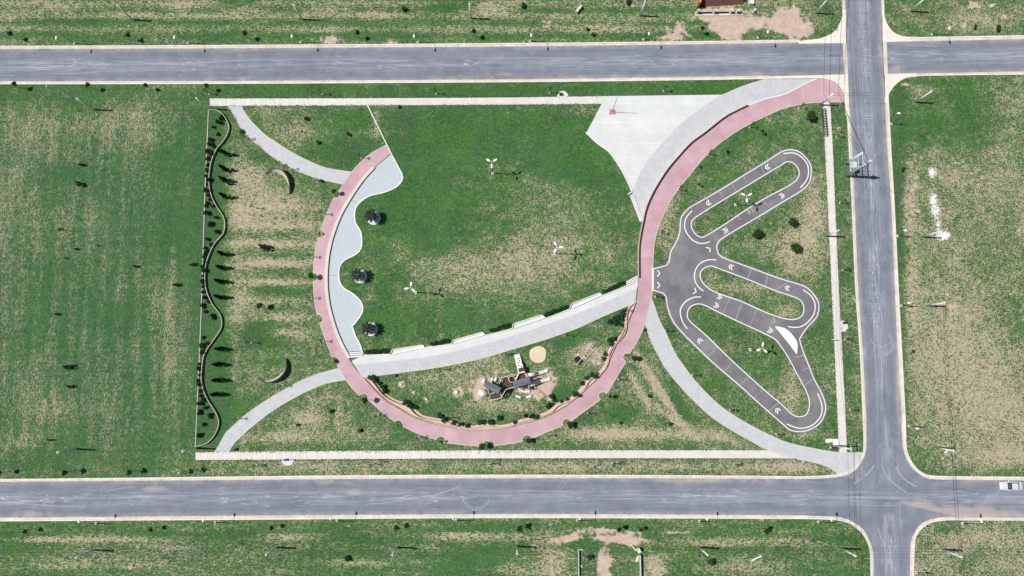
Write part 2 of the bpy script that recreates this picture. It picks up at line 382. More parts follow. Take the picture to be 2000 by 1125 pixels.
def cat(pts, step=6.0, closed=False):            # smooth curve through surveyed points
    P_ = [Vector(p) for p in pts]; K = len(P_); out = []
    rngi = range(K if closed else K-1)
    for i in rngi:
        if closed: p0, p1, p2, p3 = P_[i-1], P_[i], P_[(i+1) % K], P_[(i+2) % K]
        else: p0, p1, p2, p3 = P_[max(i-1, 0)], P_[i], P_[i+1], P_[min(i+2, K-1)]
        n = max(1, int((p2-p1).length/step))
        for j in range(n):
            t = j/n; t2, t3 = t*t, t*t*t
            out.append(tuple(0.5*((2*p1)+(p2-p0)*t+(2*p0-5*p1+4*p2-p3)*t2+(3*p1-p0-3*p2+p3)*t3)))
    if not closed: out.append(tuple(P_[-1]))
    return out
def resample(pts, n):
    P_ = [Vector(p) for p in pts]; L = [0]
    for a, b in zip(P_, P_[1:]): L.append(L[-1]+(b-a).length)
    out = []
    for i in range(n):
        t = L[-1]*i/(n-1); k = 0
        while k < len(L)-2 and L[k+1] < t: k += 1
        f = (t-L[k])/max(1e-9, L[k+1]-L[k]); out.append(tuple(P_[k].lerp(P_[k+1], min(1, f))))
    return out
ORD = ['first','second','third','fourth','fifth','sixth','seventh','eighth','ninth','tenth','eleventh','twelfth','thirteenth','fourteenth','fifteenth','sixteenth','seventeenth','eighteenth','nineteenth','twentieth']
TENS = {2: 'twenty', 3: 'thirty', 4: 'forty', 5: 'fifty', 6: 'sixty', 7: 'seventy'}
TENO = {2: 'twentieth', 3: 'thirtieth', 4: 'fortieth', 5: 'fiftieth', 6: 'sixtieth', 7: 'seventieth'}
def ordn(i):
    if i < 20: return ORD[i]
    n = i+1
    return TENO[n//10] if n % 10 == 0 else TENS[n//10]+'-'+ORD[n % 10-1]

# ------------------------------------------------------------------ the ground sheet
def far(a0, a1, stp, lim):
    inner = list(np.arange(a0, a1+.001, stp)); out = []; k = stp
    x = a1
    while x < lim: k *= 1.5; x += k; out.append(x)
    lo = []; k = stp; x = a0
    while x > -lim: k *= 1.5; x -= k; lo.append(x)
    return np.array(lo[::-1]+inner+out)
xs = far(-118, 118, .5, 6000); ys = far(-52, 92, .5, 6000)
XX, YY = np.meshgrid(xs, ys); U, V = inv(np.clip(XX, -140, 140), np.clip(YY, -70, 110))
def blob(A, u, v, ru, rv, amp, ang=0, p=1.0):
    c, s_ = math.cos(R(ang)), math.sin(R(ang)); a = (U-u)*c+(V-v)*s_; b_ = -(U-u)*s_+(V-v)*c
    A += amp*np.exp(-((a/ru)**2+(b_/rv)**2)**p)
def box_(u0, u1, v0, v1, soft=4):
    sg = lambda t: 1/(1+np.exp(-np.clip(t/soft, -40, 40)))
    return sg(U-u0)*sg(u1-U)*sg(V-v0)*sg(v1-V)
Z0 = np.zeros_like(U); dry = Z0+.36; dirt = Z0.copy(); pale = Z0.copy(); lush = Z0.copy(); strk = Z0.copy()
def setr(w, val): 
    global dry
    dry = dry*(1-w)+val*w
setr(box_(-900, 404, 162, 935), .33)
setr(box_(-900, 404, 855, 935, 10), .25); setr(box_(345, 404, 162, 935, 10), .32); setr(box_(-900, 404, 160, 205, 8), .24)
setr(box_(-900, 1645, -600, 88), .37); setr(box_(-900, 1645, 62, 88, 4), .30); setr(box_(-900, 1645, -20, 8), .40)
setr(box_(404, 1480, 160, 192), .20)
setr(box_(404, 1650, 898, 932), .42)
setr(box_(-900, 1700, 1014, 2000), .30); 
setr(box_(1740, 3000, 146, 935), .46); setr(box_(1725, 3000, -600, 72), .38)
setr(box_(1780, 3000, 1014, 2000), .46); setr(box_(1740, 1772, 160, 935, 5), .22); setr(box_(1740, 3000, 910, 935, 4), .30)
setr(box_(440, 612, 310, 720, 12), .34); setr(box_(640, 1240, 200, 690, 14), .27)
setr(box_(1280, 1612, 205, 880, 6), .34); setr(box_(1612, 1660, 200, 880, 3), .34)
setr(box_(384, 440, 216, 872, 6), .12)
strk += -1.0*box_(-900, 404, 200, 900, 25)+.85*box_(-900, 1560, -600, 88)+.85*box_(-900, 1700, 1014, 2000)
strk += .8*box_(440, 612, 380, 720, 15)
B = blob
for a in [(60,250,70,40,.16),(200,240,60,25,.14),(120,300,80,40,.1),(30,400,40,120,.14),(170,330,40,30,-.05),(120,340,50,30,-.1),(330,330,40,60,-.12),(230,620,60,40,-.12),(330,680,25,160,.14),(60,740,50,60,.12),(120,800,80,30,.16),(40,860,60,25,.15),(210,770,60,20,.05),(345,450,35,60,-.14),(260,260,60,60,.10),
   (260,28,50,5,.25),(100,15,80,8,.2),(400,32,90,5,.25),(480,20,50,5,.25),(640,20,40,10,.2),(740,28,40,6,.25),(620,60,60,5,.15),(840,60,60,6,.1),(960,20,50,12,.3),(900,40,50,8,.1),(1000,60,40,8,.1),(350,15,60,10,.15),(180,40,40,6,-.2),(880,10,50,10,-.2),(470,5,40,8,-.25),(1180,55,60,16,.16),(1080,40,30,15,.12),
   (490,400,50,60,.2),(520,345,40,20,.05),(560,400,40,25,.15),(535,405,70,7,.25),(540,440,70,7,.42),(540,476,75,7,.45),(540,515,80,7,.45),(540,550,75,6,.38),(525,588,55,6,.25),(555,620,55,7,.38),(560,650,50,7,.25),(480,340,30,30,.25),(505,310,25,10,-.15),(470,600,25,60,.15),(470,420,25,20,.2),(500,655,30,30,-.25),(570,570,40,5,-.1),(450,480,25,10,.1),(560,700,50,20,-.1),(470,745,30,18,.12),(440,790,25,30,-.25),
   (600,820,40,20,.3),(560,850,60,8,.25),(660,810,6,30,.25),(620,780,40,10,.15),(560,855,40,12,.1),(680,760,20,10,.1),(540,858,100,6,.2),(690,850,60,15,.12),
   (520,215,25,12,.15),(590,255,30,20,.12),(735,240,6,30,.3),(690,225,40,12,-.12),(660,300,40,15,-.15),(560,260,30,14,.1),(735,262,20,12,.15),
   (960,530,120,50,.24),(870,540,60,40,.12),(1060,500,90,50,.22),(1100,420,70,60,.12),(1010,590,90,30,.05),(840,460,40,40,-.1),(920,260,120,60,-.16),(1100,300,50,50,-.16),(800,350,60,80,-.18),(1180,350,40,40,-.08),(1000,330,60,50,.0),(960,330,70,60,.06),(1150,480,60,60,.08),(1050,380,60,40,.1),(1200,500,30,40,.12),(730,620,40,20,-.15),(880,620,80,20,-.08),(790,210,40,8,.0),(1140,215,40,10,.12),(800,500,50,40,.1),(1190,560,30,12,.1),
   (1300,400,20,60,.3),(1290,330,20,10,.1),(1350,420,10,20,.1),(1570,470,45,50,.34),(1590,400,20,60,.28),(1520,500,40,14,.2),(1480,470,50,20,.1),(1560,530,40,16,.12),(1440,250,60,30,-.1),(1545,350,30,10,.12),(1420,450,40,8,.0),(1450,560,60,12,.26),(1540,610,20,12,.3),(1390,540,20,8,.2),(1450,640,60,20,-.05),(1540,780,20,25,.3),(1460,690,50,20,.0),(1550,730,15,30,.25),(1500,640,30,6,.2),(1330,730,10,80,.2,-38),(1590,640,18,40,-.1),(1560,850,60,8,.15),
   (1272,735,95,7,.48,58),(1248,760,60,6,.4,62),(1318,822,75,8,.42,38),(1290,770,60,5,.35,50),(1230,845,90,9,.40),(1400,850,60,10,.28,20),(1180,850,80,12,.3),(1190,810,50,14,-.1),(1230,720,20,10,-.15),(1350,852,60,9,.22),(1215,800,30,20,-.15),(1330,800,30,10,-.15,50),
   (1050,730,30,30,.12),(1150,690,40,24,.38),(960,700,40,16,.2),(900,740,60,30,.2),(860,790,70,20,-.1),(820,740,30,12,.15),(1090,770,30,20,-.3),(1060,700,14,20,.1),(1110,670,20,8,-.2),(1170,640,40,12,.1),(940,790,50,14,.2),(1000,790,40,8,.2),(900,700,40,10,.05),
   (1350,885,100,8,.0),(760,912,60,10,.2),(600,912,70,14,.22),(1100,912,80,10,.22),(1300,912,80,8,.24),(950,910,60,10,.1),(1550,912,60,12,.42),(1450,912,60,8,.1),
   (1900,400,80,160,.02),(1880,250,150,80,-.12),(1870,720,110,150,.22),(1960,800,60,80,.14),(1980,620,60,60,-.12),(1930,500,40,60,-.1),(1810,250,40,40,-.15),(1900,230,60,40,-.1),(1970,300,40,80,.08),(1880,180,60,20,-.08),(1970,200,40,30,.05),(1780,560,15,80,.25),(1775,400,12,60,.4),(1800,890,30,20,-.1),(1960,890,50,20,.3),(1850,330,40,40,.1),(1800,180,20,10,.15),(1830,160,100,8,-.15),
   (1900,40,60,20,.22),(1780,60,40,8,-.05),(1990,15,20,12,.2),(1760,15,20,8,.1),
   (1850,1080,60,20,.1),(1920,1050,60,14,.22),(1980,1100,40,20,.1),(1800,1110,20,10,.2),(1850,1035,20,6,-.2),
   (200,1053,110,6,.45),(80,1054,60,5,.3),(560,1050,60,6,.3),(900,1045,60,8,.25),(200,1100,160,20,.2),(700,1100,60,8,.3),(880,1048,50,6,.3),(1000,1110,60,14,.25),(1080,1090,30,50,.3),(1440,1100,60,14,.15),(1400,1060,70,8,.3),(1500,1110,60,16,.16),(1570,1080,60,16,.05),(350,1070,60,10,.1),(480,1040,80,8,-.1),(950,1100,60,20,-.1),(1280,1110,20,24,.6),(1530,1055,40,8,.2),(1000,1050,60,10,.15),(940,1100,40,14,-.12)]:
    B(dry, *a[:5], *( [a[5]] if len(a) > 5 else []))
rr = np.hypot((U-120)/1.0, (V-430)/1.0)
dry += .02*np.sin(rr/9)*box_(-900, 330, 200, 560, 30)
dry += .05*np.sin((U-4*np.sin(V/60))/5.2)*box_(-900, 395, 450, 860, 40)
dry += .08*np.sin(V/4.0)*box_(-900, 1500, -300, 80)
for a in [(645,78,26,11,.9),(765,82,26,8,.75),(1068,45,12,14,.6),(1445,48,90,25,.85,0,1.4),(1400,25,50,16,.8),(1540,30,30,24,.9),(1340,62,44,18,.75),(1430,65,24,16,.9),(1560,60,34,18,.95),(1520,52,40,10,.8),(1300,75,30,6,.6),(1362,58,22,14,-1.2),(1490,68,34,14,-.95),(1380,72,20,6,-.6),
   (1178,1105,17,40,1.0),(1140,1052,60,5,.40),(1200,1050,50,8,.60),(1110,1050,40,10,.7,-22),(1230,1055,22,12,.6),(1300,1040,90,4,.55),(1050,1065,40,4,.5,-18),(1260,1058,60,5,.5),(1175,1035,40,7,.6),(1170,1010,1,1,0),(1215,1090,24,30,.28),(1150,1085,14,22,-.5),(1152,1110,10,30,-.4),
   (1060,1100,1,1,0),(985,742,72,36,.50),(1050,760,30,30,.6),(938,765,24,26,.6),(1150,680,30,20,.5),(1165,700,20,20,.45),(1000,800,60,8,.4),(892,766,14,12,.75),(784,751,9,9,.9),(808,766,6,6,.8),(833,780,8,8,.8),(1040,700,20,8,.3),(660,350,4,4,0),(1075,745,18,36,.45),
   (1740,20,3,3,0),(1905,10,22,9,.8),(1962,32,9,7,.9),(1880,50,14,10,.6),(1770,165,12,5,.7),(1860,600,12,14,.85),(1790,360,20,30,.5),(1780,440,10,60,.38),(1640,250,8,14,.5),(1635,300,8,30,.2),(1600,330,1,1,0),(760,820,1,1,0),(505,370,30,14,.36),(490,520,30,6,.25),(1310,300,6,6,.3),
   (255,1108,6,6,.7),(250,18,20,3,.4),(430,20,30,3,.3),(180,1052,40,4,.4),(1130,215,10,8,.5),(1300,420,8,40,.35),(1275,740,40,5,.35,58),(1910,700,50,60,.25),(1560,700,3,30,.3),(1545,800,8,14,.4),(1150,640,1,1,0)]:
    B(dirt, *a[:5], *( [a[5]] if len(a) > 5 else []))
for a in [(1822,335,10,7,.7),(1820,340,7,14,.8),(1822,388,9,13,1.1),(1827,412,9,15,1.1),(1833,440,6,18,.9),(1838,462,11,8,1.3),(1848,460,10,8,.95),(1795,412,8,6,.6),(1870,450,14,8,.4),(1490,48,5,6,.7),(1310,40,10,6,.5),(1340,905,0.1,0.1,0),(375,180,8,8,.35),(345,922,14,6,.55)]:
    B(pale, *a[:5])
for a in [(700,150,1,1,0),(760,785,40,12,.8,),(850,812,50,9,.8),(940,818,50,10,.8),(1040,805,40,10,.8),(1120,765,25,18,.7),(1170,710,16,30,.7),(1205,630,18,30,.7),(735,750,14,20,.8),(1215,810,60,16,.3),(690,290,40,26,.9),(640,215,30,10,.5),(475,290,16,14,.9),(495,405,16,14,.8),(520,345,20,8,.6),(490,668,22,22,.95),(625,520,14,60,.55),(610,600,16,40,.6),(620,700,14,30,.6),(565,725,30,10,.4),(730,800,30,20,.6),(700,790,20,20,.4),(415,400,16,60,.8),(415,260,16,60,.7),(410,560,16,80,.7),(400,760,16,110,.75),(140,45,70,10,.6),(860,60,40,8,.5),(765,70,30,7,.6),(1320,45,30,12,.4),(1005,180,500,10,.45),(1095,220,14,12,.9),(785,240,30,40,.6),(800,250,20,60,.4),(1230,450,14,16,.7),(1240,500,10,40,.3),(825,660,20,8,.8),(710,600,20,8,.3),(1085,675,28,12,1.0),(1235,700,24,30,.75),(1225,780,18,14,.7),(1310,800,10,8,.8),(1150,800,20,20,.4),(1290,540,10,30,.8),(1295,500,12,20,.6),(1300,600,10,60,.6),(1375,290,40,20,.4),(1420,260,40,10,.3),(1466,530,1,1,0),(1510,650,24,20,.4),(1755,400,12,400,.8),(1060,915,40,6,.7),(1180,920,60,8,.7),(1340,920,80,6,.7),(350,1060,200,10,.4),(700,1040,300,12,.5),(1150,1090,14,24,.9),(1210,1095,30,30,.7),(600,1070,200,20,.4),(1540,1080,60,16,.4),(880,770,26,20,.8),(930,750,30,14,.5),(300,220,80,16,.4),(310,480,60,60,.15),(500,930,1,1,0),(240,640,14,16,.5),(380,420,16,60,.35),(650,300,1,1,0),(1650,560,20,300,.35),(840,320,60,60,.18),(1120,530,60,30,.15),(1485,130,1,1,0),(440,1100,300,30,.25),(1000,560,1,1,0)]:
    B(lush, *a[:5])
for cxx, cyy in [(600,233),(680,263),(160,323),(157,361),(1472,461),(1543,438),(1545,487)]: B(lush, cxx, cyy, 10, 8, .5)
nx, ny = len(xs), len(ys)
me = bpy.data.meshes.new('ground')
co = np.stack([XX.ravel(), YY.ravel(), np.zeros(XX.size)], 1).astype(np.float32)
idx = np.arange(nx*ny).reshape(ny, nx)
q = np.stack([idx[:-1, :-1], idx[:-1, 1:], idx[1:, 1:], idx[1:, :-1]], -1).reshape(-1, 4)
me.vertices.add(len(co)); me.vertices.foreach_set('co', co.ravel())
me.loops.add(q.size); me.loops.foreach_set('vertex_index', q.ravel().astype(np.int32))
me.polygons.add(len(q)); me.polygons.foreach_set('loop_start', (np.arange(len(q))*4).astype(np.int32))
me.update(calc_edges=True)
for nm, A in (('dry', dry), ('dirt', dirt), ('pale', pale), ('lush', np.clip(lush, 0, 1)), ('streak', np.clip(strk, -1, 1))):
    at = me.attributes.new(nm, 'FLOAT', 'POINT'); at.data.foreach_set('value', A.ravel().astype(np.float32))
me.materials.append(M['grass']); go = part('ground', me); go['kind'] = 'structure'

# ------------------------------------------------------------------ roads
DUST = [(1850,1000,60,12,.9),(1900,1000,60,10,.8),(1960,1005,60,10,.7),(1800,985,30,20,.5),(300,955,30,6,.9),(690,963,14,9,.9),(640,942,60,6,.6),(60,1003,50,6,.7),(40,940,40,4,.7),(300,940,50,5,.5),
  (1225,152,60,5,.7),(1130,150,40,4,.6),(1330,150,40,4,.5),(1480,146,40,4,.4),(1750,135,20,12,.6),(1720,95,10,20,.6),(1700,40,12,30,.35),(1725,160,6,20,.5),(1340,940,60,6,.6),(1480,942,50,5,.5),(1290,936,100,4,.4),
  (1660,930,20,10,.7),(1680,910,8,8,.5),(1720,870,14,10,.5),(1780,1050,10,20,.5),(1790,1000,20,20,.5),(1700,1100,10,30,.2),(440,955,40,4,.4),(100,975,80,8,.3),(980,145,40,5,.4),(1755,640,8,120,.5),(1757,760,8,80,.6),(1688,700,5,90,.4),(1745,300,5,80,.3),(1400,935,30,6,.5),(1760,880,8,20,.6),(1800,930,40,8,.4),(30,150,60,5,.2),(140,160,60,3,.4),(450,153,60,4,.4)]
def road(name, L, Rr, z, vertical=False):
    n = max(len(L), len(Rr)); K = 260
    A = resample(L, K); Bp = resample(Rr, K); cols = 15; mb = MB(); ac = []; al = []
    for i in range(K):
        for j in range(cols):
            t = j/(cols-1); x = A[i][0]*(1-t)+Bp[i][0]*t; y = A[i][1]*(1-t)+Bp[i][1]*t
            mb.v.append((x, y, z)); ac.append(2*t-1); al.append(y if vertical else x)
    for i in range(K-1):
        for j in range(cols-1):
            a = i*cols+j; mb.f.append((a, a+cols, a+cols+1, a+1))
    me = mb.mesh(name, M['road']); v = np.array(mb.v); u, w = inv(v[:, 0], v[:, 1]); D = np.zeros(len(v))
    for b_ in DUST: D += b_[4]*np.exp(-((u-b_[0])/b_[2])**2-((w-b_[1])/b_[3])**2)
    for nm, q_ in (('across', ac), ('along', al), ('dust', D)):
        at = me.attributes.new(nm, 'FLOAT', 'POINT'); at.data.foreach_set('value', np.array(q_, dtype=np.float32))
    if me.polygons[0].normal.z < 0: me.flip_normals()
    o = part(name, me); o['kind'] = 'structure'; return o
FAR = 2500
def extl(p, q, x):                                # carry a ground line p->q on to x
    k = (x-p[0])/(q[0]-p[0]); return (x, p[1]+(q[1]-p[1])*k)
def exty(p, q, y):
    k = (y-p[1])/(q[1]-p[1]); return (p[0]+(q[0]-p[0])*k, y)
# surveyed kerb lines: inner (asphalt) and outer (grass) sides
T_in = Gs(cat([(0,96),(250,95.2),(500,94),(750,92.5),(1000,91),(1250,88),(1500,84),(1650,81.5)], 60))
T_out = Gs(cat([(0,90),(250,89.3),(500,88),(750,86.5),(1000,84.5),(1250,82.3),(1500,79.3),(1600,76)], 60))
Tb_in = Gs(cat([(0,159),(250,158.6),(500,158),(750,156.5),(1000,155),(1250,152),(1500,148),(1655,145.5)], 60))
Tb_out = Gs(cat([(0,165),(250,164.7),(500,164),(750,162.5),(1000,161),(1250,158.3),(1500,154.5)], 60))
Rt_in = Gs([(1726,81),(1850,79),(2000,76.5)]); Rb_in = Gs([(1728,145),(1850,142.5),(2000,139.5)])
Vl_in = Gs(cat([(1650,0),(1653,82),(1656,145),(1660,225),(1663,281),(1669.5,406),(1676,561),(1685,687),(1692,844),(1694,900),(1700,1000),(1706,1124)], 60))
Vr_in = Gs(cat([(1721,0),(1722.5,82),(1726,150),(1732.5,281),(1741,406),(1747.5,561),(1752,662),(1762,844),(1768,900),(1773,1000),(1777,1124)], 60))
Bt_in = Gs(cat([(0,941),(250,939),(500,937),(750,935),(1000,934),(1250,934),(1500,935.5),(1700,937.5),(1862,937.5),(2000,938)], 60))
Bb_in = Gs(cat([(0,1011),(250,1009),(500,1007),(750,1005),(1000,1004),(1250,1004.5),(1500,1006),(1700,1009),(1850,1010.5),(2000,1011)], 60))
def hx(L, lo=True, hi=True):
    L = list(L)
    if lo: L = [(-FAR, L[0][1]-.0)]+L
    if hi: L = L+[(FAR, L[-1][1])]
    return L
def fill(L):
    return L
# widen ends with straight far runs kept as separate quads so the near ribbon keeps its resolution
def far_quad(name, a, b, dirn):
    mb = MB(); dx, dy = dirn; z = .010
    mb.v += [(a[0], a[1], z), (b[0], b[1], z), (b[0]+dx, b[1]+dy, z), (a[0]+dx, a[1]+dy, z)]; mb.f.append((0, 1, 2, 3))
    me = mb.mesh(name, M['road'])
    if me.polygons[0].normal.z < 0: me.flip_normals()
    o = part(name, me); o['kind'] = 'structure'
road('road', T_in, Tb_in, .010); road('road', Rt_in, Rb_in, .010)
road('road', Vl_in, Vr_in, .014, True); road('road', Bt_in, Bb_in, .018)
far_quad('road', T_in[0], Tb_in[0], (-FAR, 0)); far_quad('road', Rt_in[-1], Rb_in[-1], (FAR, 0))
far_quad('road', Bt_in[0], Bb_in[0], (-FAR, 0)); far_quad('road', Bt_in[-1], Bb_in[-1], (FAR, 0))
far_quad('road', Vl_in[0], Vr_in[0], (-40, FAR)); far_quad('road', Vl_in[-1], Vr_in[-1], (60, -FAR))
# bottom junction corners
C1i = cat([(1692,820),(1692,844),(1692,874),(1687,894),(1675,914),(1660,925),(1640,931),(1600,935),(1560,935.7)], 5)
C1o = cat([(1685,820),(1686,844),(1686,876),(1684,892),(1675,906),(1662,916),(1650,923),(1635,926),(1600,929),(1560,930)], 5)
C2i = cat([(1761,820),(1761,844),(1764,876),(1770,896),(1782,915),(1800,929),(1820,936),(1862,937)], 5)
C2o = cat([(1768.5,820),(1769,844),(1770,874),(1775,891),(1787,911),(1805,925),(1825,929),(1862,930)], 5)
C3i = cat([(1560,1006.5),(1605,1008),(1640,1010),(1665,1019),(1686,1034),(1697,1054),(1705,1079),(1706,1124)], 5)
C3o = cat([(1560,1013.3),(1600,1014),(1635,1016),(1660,1023),(1680,1038),(1692,1056),(1699,1079),(1700,1124)], 5)
C4i = cat([(1880,1010.5),(1845,1010),(1815,1015),(1797,1025),(1784,1044),(1778,1069),(1777,1124)], 5)
C4o = cat([(1880,1016),(1850,1016),(1820,1020),(1802,1030),(1790,1046),(1786,1064),(1784,1124)], 5)
for C, inner in ((C1i, (1720,960)), (C2i, (1740,960)), (C3i, (1730,980)), (C4i, (1740,980))):
    mb = MB(); mb.poly([Gs(C)+[G(*inner)]], 0, .022, False)
    me = mb.mesh('road', M['road'])
    u, w = inv(np.array([v[0] for v in mb.v]), np.array([v[1] for v in mb.v])); D = np.zeros(len(u))
    for b_ in DUST: D += b_[4]*np.exp(-((u-b_[0])/b_[2])**2-((w-b_[1])/b_[3])**2)
    at = me.attributes.new('dust', 'FLOAT', 'POINT'); at.data.foreach_set('value', D.astype(np.float32))
    at = me.attributes.new('across', 'FLOAT', 'POINT'); at.data.foreach_set('value', np.full(len(u), .7, np.float32))
    at = me.attributes.new('along', 'FLOAT', 'POINT'); at.data.foreach_set('value', np.array([v[0] for v in mb.v], np.float32))
    o = part('road', me); o['kind'] = 'structure'
# faint tyre marks and cracks on the roads
def mark(name, pts, w, z, mat='dusty', smooth=True):
    p = Gs(cat(pts, 5) if smooth else pts); mb = MB(); mb.wall(p, w, z-.003, z); o = struct(name, mb, M[mat]); return o
def arcp(c, r, a0, a1, n=24, e=1): return [(c[0]+r*math.cos(R(a0+(a1-a0)*i/n)), c[1]-e*r*math.sin(R(a0+(a1-a0)*i/n))) for i in range(n+1)]
mk = MB()
for pts, w in ([(arcp((930,968),27,195,345), .14), (arcp((930,968),23,200,340), .10),
   (arcp((1721,655),22,200,330), .12), (arcp((1722,672),23,-100,60), .14), (arcp((1722,672),19,-110,50), .10),
   ([(714,985),(760,981),(810,973),(850,966),(890,953),(900,948)], .12), ([(720,978),(770,974),(800,967)], .10),
   ([(0,138),(60,137),(150,134),(190,133)], .10), ([(100,144),(160,143),(190,141)], .12), ([(0,147),(30,148)], .1), ([(300,127),(380,124),(460,119)], .12),
   ([(1680,935),(1695,925),(1708,908)], .2), ([(1668,945),(1690,930)], .18), ([(1722,908),(1735,935),(1770,962)], .16), ([(1750,912),(1765,935),(1790,950)], .2), ([(1715,1030),(1722,1055),(1730,1065)], .14),
   ([(1730,1124),(1732,1085),(1736,1065)], .14), ([(1742,1124),(1744,1090),(1748,1065)], .10), ([(1660,969),(1700,971),(1760,974)], .10), ([(1660,986),(1700,987),(1760,987)], .08), ([(1770,88),(1800,88),(1830,91)], .12), ([(1775,101),(1810,102),(1850,108)], .14),
   ([(15,981),(60,985),(110,988),(170,990)], .12), ([(210,958),(240,953),(265,953)], .10), ([(1721,690),(1722,715),(1724,760)], .14), ([(1663,0),(1665,90),(1672,200),(1678,281)], .07), ([(1680,0),(1681,80),(1685,180)], .06), ([(1690,60),(1692,130),(1695,180)], .06)]):
    mk.wall(Gs(cat(pts, 5)), w, .0225, .026)
struct('tyre_marks', mk, M['dusty'])
# sealed transverse cracks on the avenue
mk = MB()
for v in list(range(6, 150, 3))+list(range(222, 285, 3))+list(range(520, 640, 4)):
    if random.random() < .72:
        u0 = 1676+v*.033+random.random()*4; u1 = u0+5+random.random()*15
        mk.wall(Gs([(u0, v+random.random()), (u1, v+random.random())]), .05+.05*random.random(), .0185, .021)
struct('crack_sealing', mk, M['dusty'])

EDGES = []
# kerbs: flat gutter pan plus raised kerb stone on the grass side
def kerb(inner, outer, n=None):
    Lg = sum(math.dist(a, b) for a, b in zip(inner, inner[1:])); n = min(900, max(70, int(Lg/.4)))
    if Lg > 300: inner = [p for p in inner if abs(p[0]) < 150] ; outer = [p for p in outer if abs(p[0]) < 150]; sx_ = -130 if inner[0][0] < 0 else 130; inner = ([(sx_, inner[0][1])]+inner) if sx_ < 0 else (inner+[(sx_, inner[-1][1])]); outer = ([(sx_, outer[0][1])]+outer) if sx_ < 0 else (outer+[(sx_, outer[-1][1])])
    A = resample(inner, n); Bq = resample(outer, n); A = [(p[0]+random.uniform(-.03,.03), p[1]+random.uniform(-.04,.04)) for p in A]
    EDGES.append(Bq)
    g = MB(); g.band(A, Bq, -.02, .035); struct('gutter', g, M['gutter'])
    k = MB(); C = [(b[0]*.68+a[0]*.32, b[1]*.68+a[1]*.32) for a, b in zip(A, Bq)]; D_ = [(b[0]*1.02-a[0]*.02, b[1]*1.02-a[1]*.02) for a, b in zip(A, Bq)]
    k.band(C, D_, -.02, .14); struct('kerb', k, M['kerb'])
def lx(L, x0=None, x1=None):
    L = list(L)
    if x0 is not None: L = [(x0, L[0][1])]+L
    if x1 is not None: L = L+[(x1, L[-1][1])]
    return L
def cutx(L, u0, u1): return [p for p in L if u0 <= inv(*map(np.array, p))[0] <= u1]
kerb(lx(Gs(cat([(0,96),(250,95.2),(500,94),(750,92.5),(1000,91),(1250,88),(1562,83.2)], 60)), -600), lx(Gs(cat([(0,90),(250,89.3),(500,88),(750,86.5),(1000,84.5),(1250,82.3),(1562,78)], 60)), -600))
kerb(lx(Gs(cat([(0,159),(250,158.6),(500,158),(750,156.5),(1000,155),(1250,152),(1502,148)], 60)), -600), lx(Gs(cat([(0,165),(250,164.7),(500,164),(750,162.5),(1000,161),(1250,158.3),(1502,154.5)], 60)), -600))
kerb(lx(Gs([(1775,81),(2000,76.5)]), None, 600), lx(Gs([(1775,73.5),(1875,71.5),(2000,69.5)]), None, 600))
kerb(lx(Gs([(1775,144),(2000,139.5)]), None, 600), lx(Gs([(1775,151),(1800,148.5),(1900,147),(2000,146)]), None, 600))
kerb(Gs(cat([(1653,150),(1660,225),(1663,281),(1669.5,406),(1676,561),(1685,687),(1692,820)], 40)), Gs(cat([(1648,150),(1654,225),(1657,281),(1663.5,406),(1670,561),(1679,687),(1685,820)], 40)))
kerb(Gs(cat([(1728,190),(1732.5,281),(1741,406),(1747.5,561),(1752,662),(1761,820)], 40)), Gs(cat([(1735,190),(1739.5,281),(1747,406),(1754.5,561),(1760,662),(1768.5,820)], 40)))
kerb(Gs([(1650,-400),(1650,0),(1652,40)]), Gs([(1644,-400),(1644,0),(1645.5,40)])); kerb(Gs([(1721,-400),(1721,0),(1721.5,30)]), Gs([(1727,-400),(1726,0),(1727,30)]))
for a, b_ in ((C1i, C1o), (C2i, C2o), (C3i, C3o), (C4i, C4o)): kerb(Gs(a), Gs(b_), 70)
kerb(lx(Gs(cat([(0,941),(250,939),(500,937),(750,935),(1000,934),(1250,934),(1500,935.3),(1560,935.7)], 60)), -600), lx(Gs(cat([(0,935.5),(250,933),(500,930),(750,927.8),(1000,927),(1250,927.6),(1500,929.3),(1560,930)], 60)), -600))
kerb(lx(Gs(cat([(0,1011),(250,1009),(500,1007),(750,1005),(1000,1004),(1250,1004.5),(1500,1006),(1560,1006.5)], 60)), -600), lx(Gs(cat([(0,1018),(250,1016.3),(500,1014.7),(750,1012.7),(1000,1011.5),(1250,1012),(1500,1013),(1560,1013.3)], 60)), -600))
kerb(lx(Gs([(1862,937),(2000,938)]), None, 600), lx(Gs([(1862,930),(2000,931.2)]), None, 600))
kerb(lx(Gs([(1880,1010.5),(2000,1011)]), None, 600), lx(Gs([(1880,1016),(2000,1016.5)]), None, 600))
kerb(Gs([(1706,1124),(1715,1500)]), Gs([(1700,1124),(1708,1500)])); kerb(Gs([(1777,1124),(1790,1500)]), Gs([(1784,1124),(1797,1500)]))
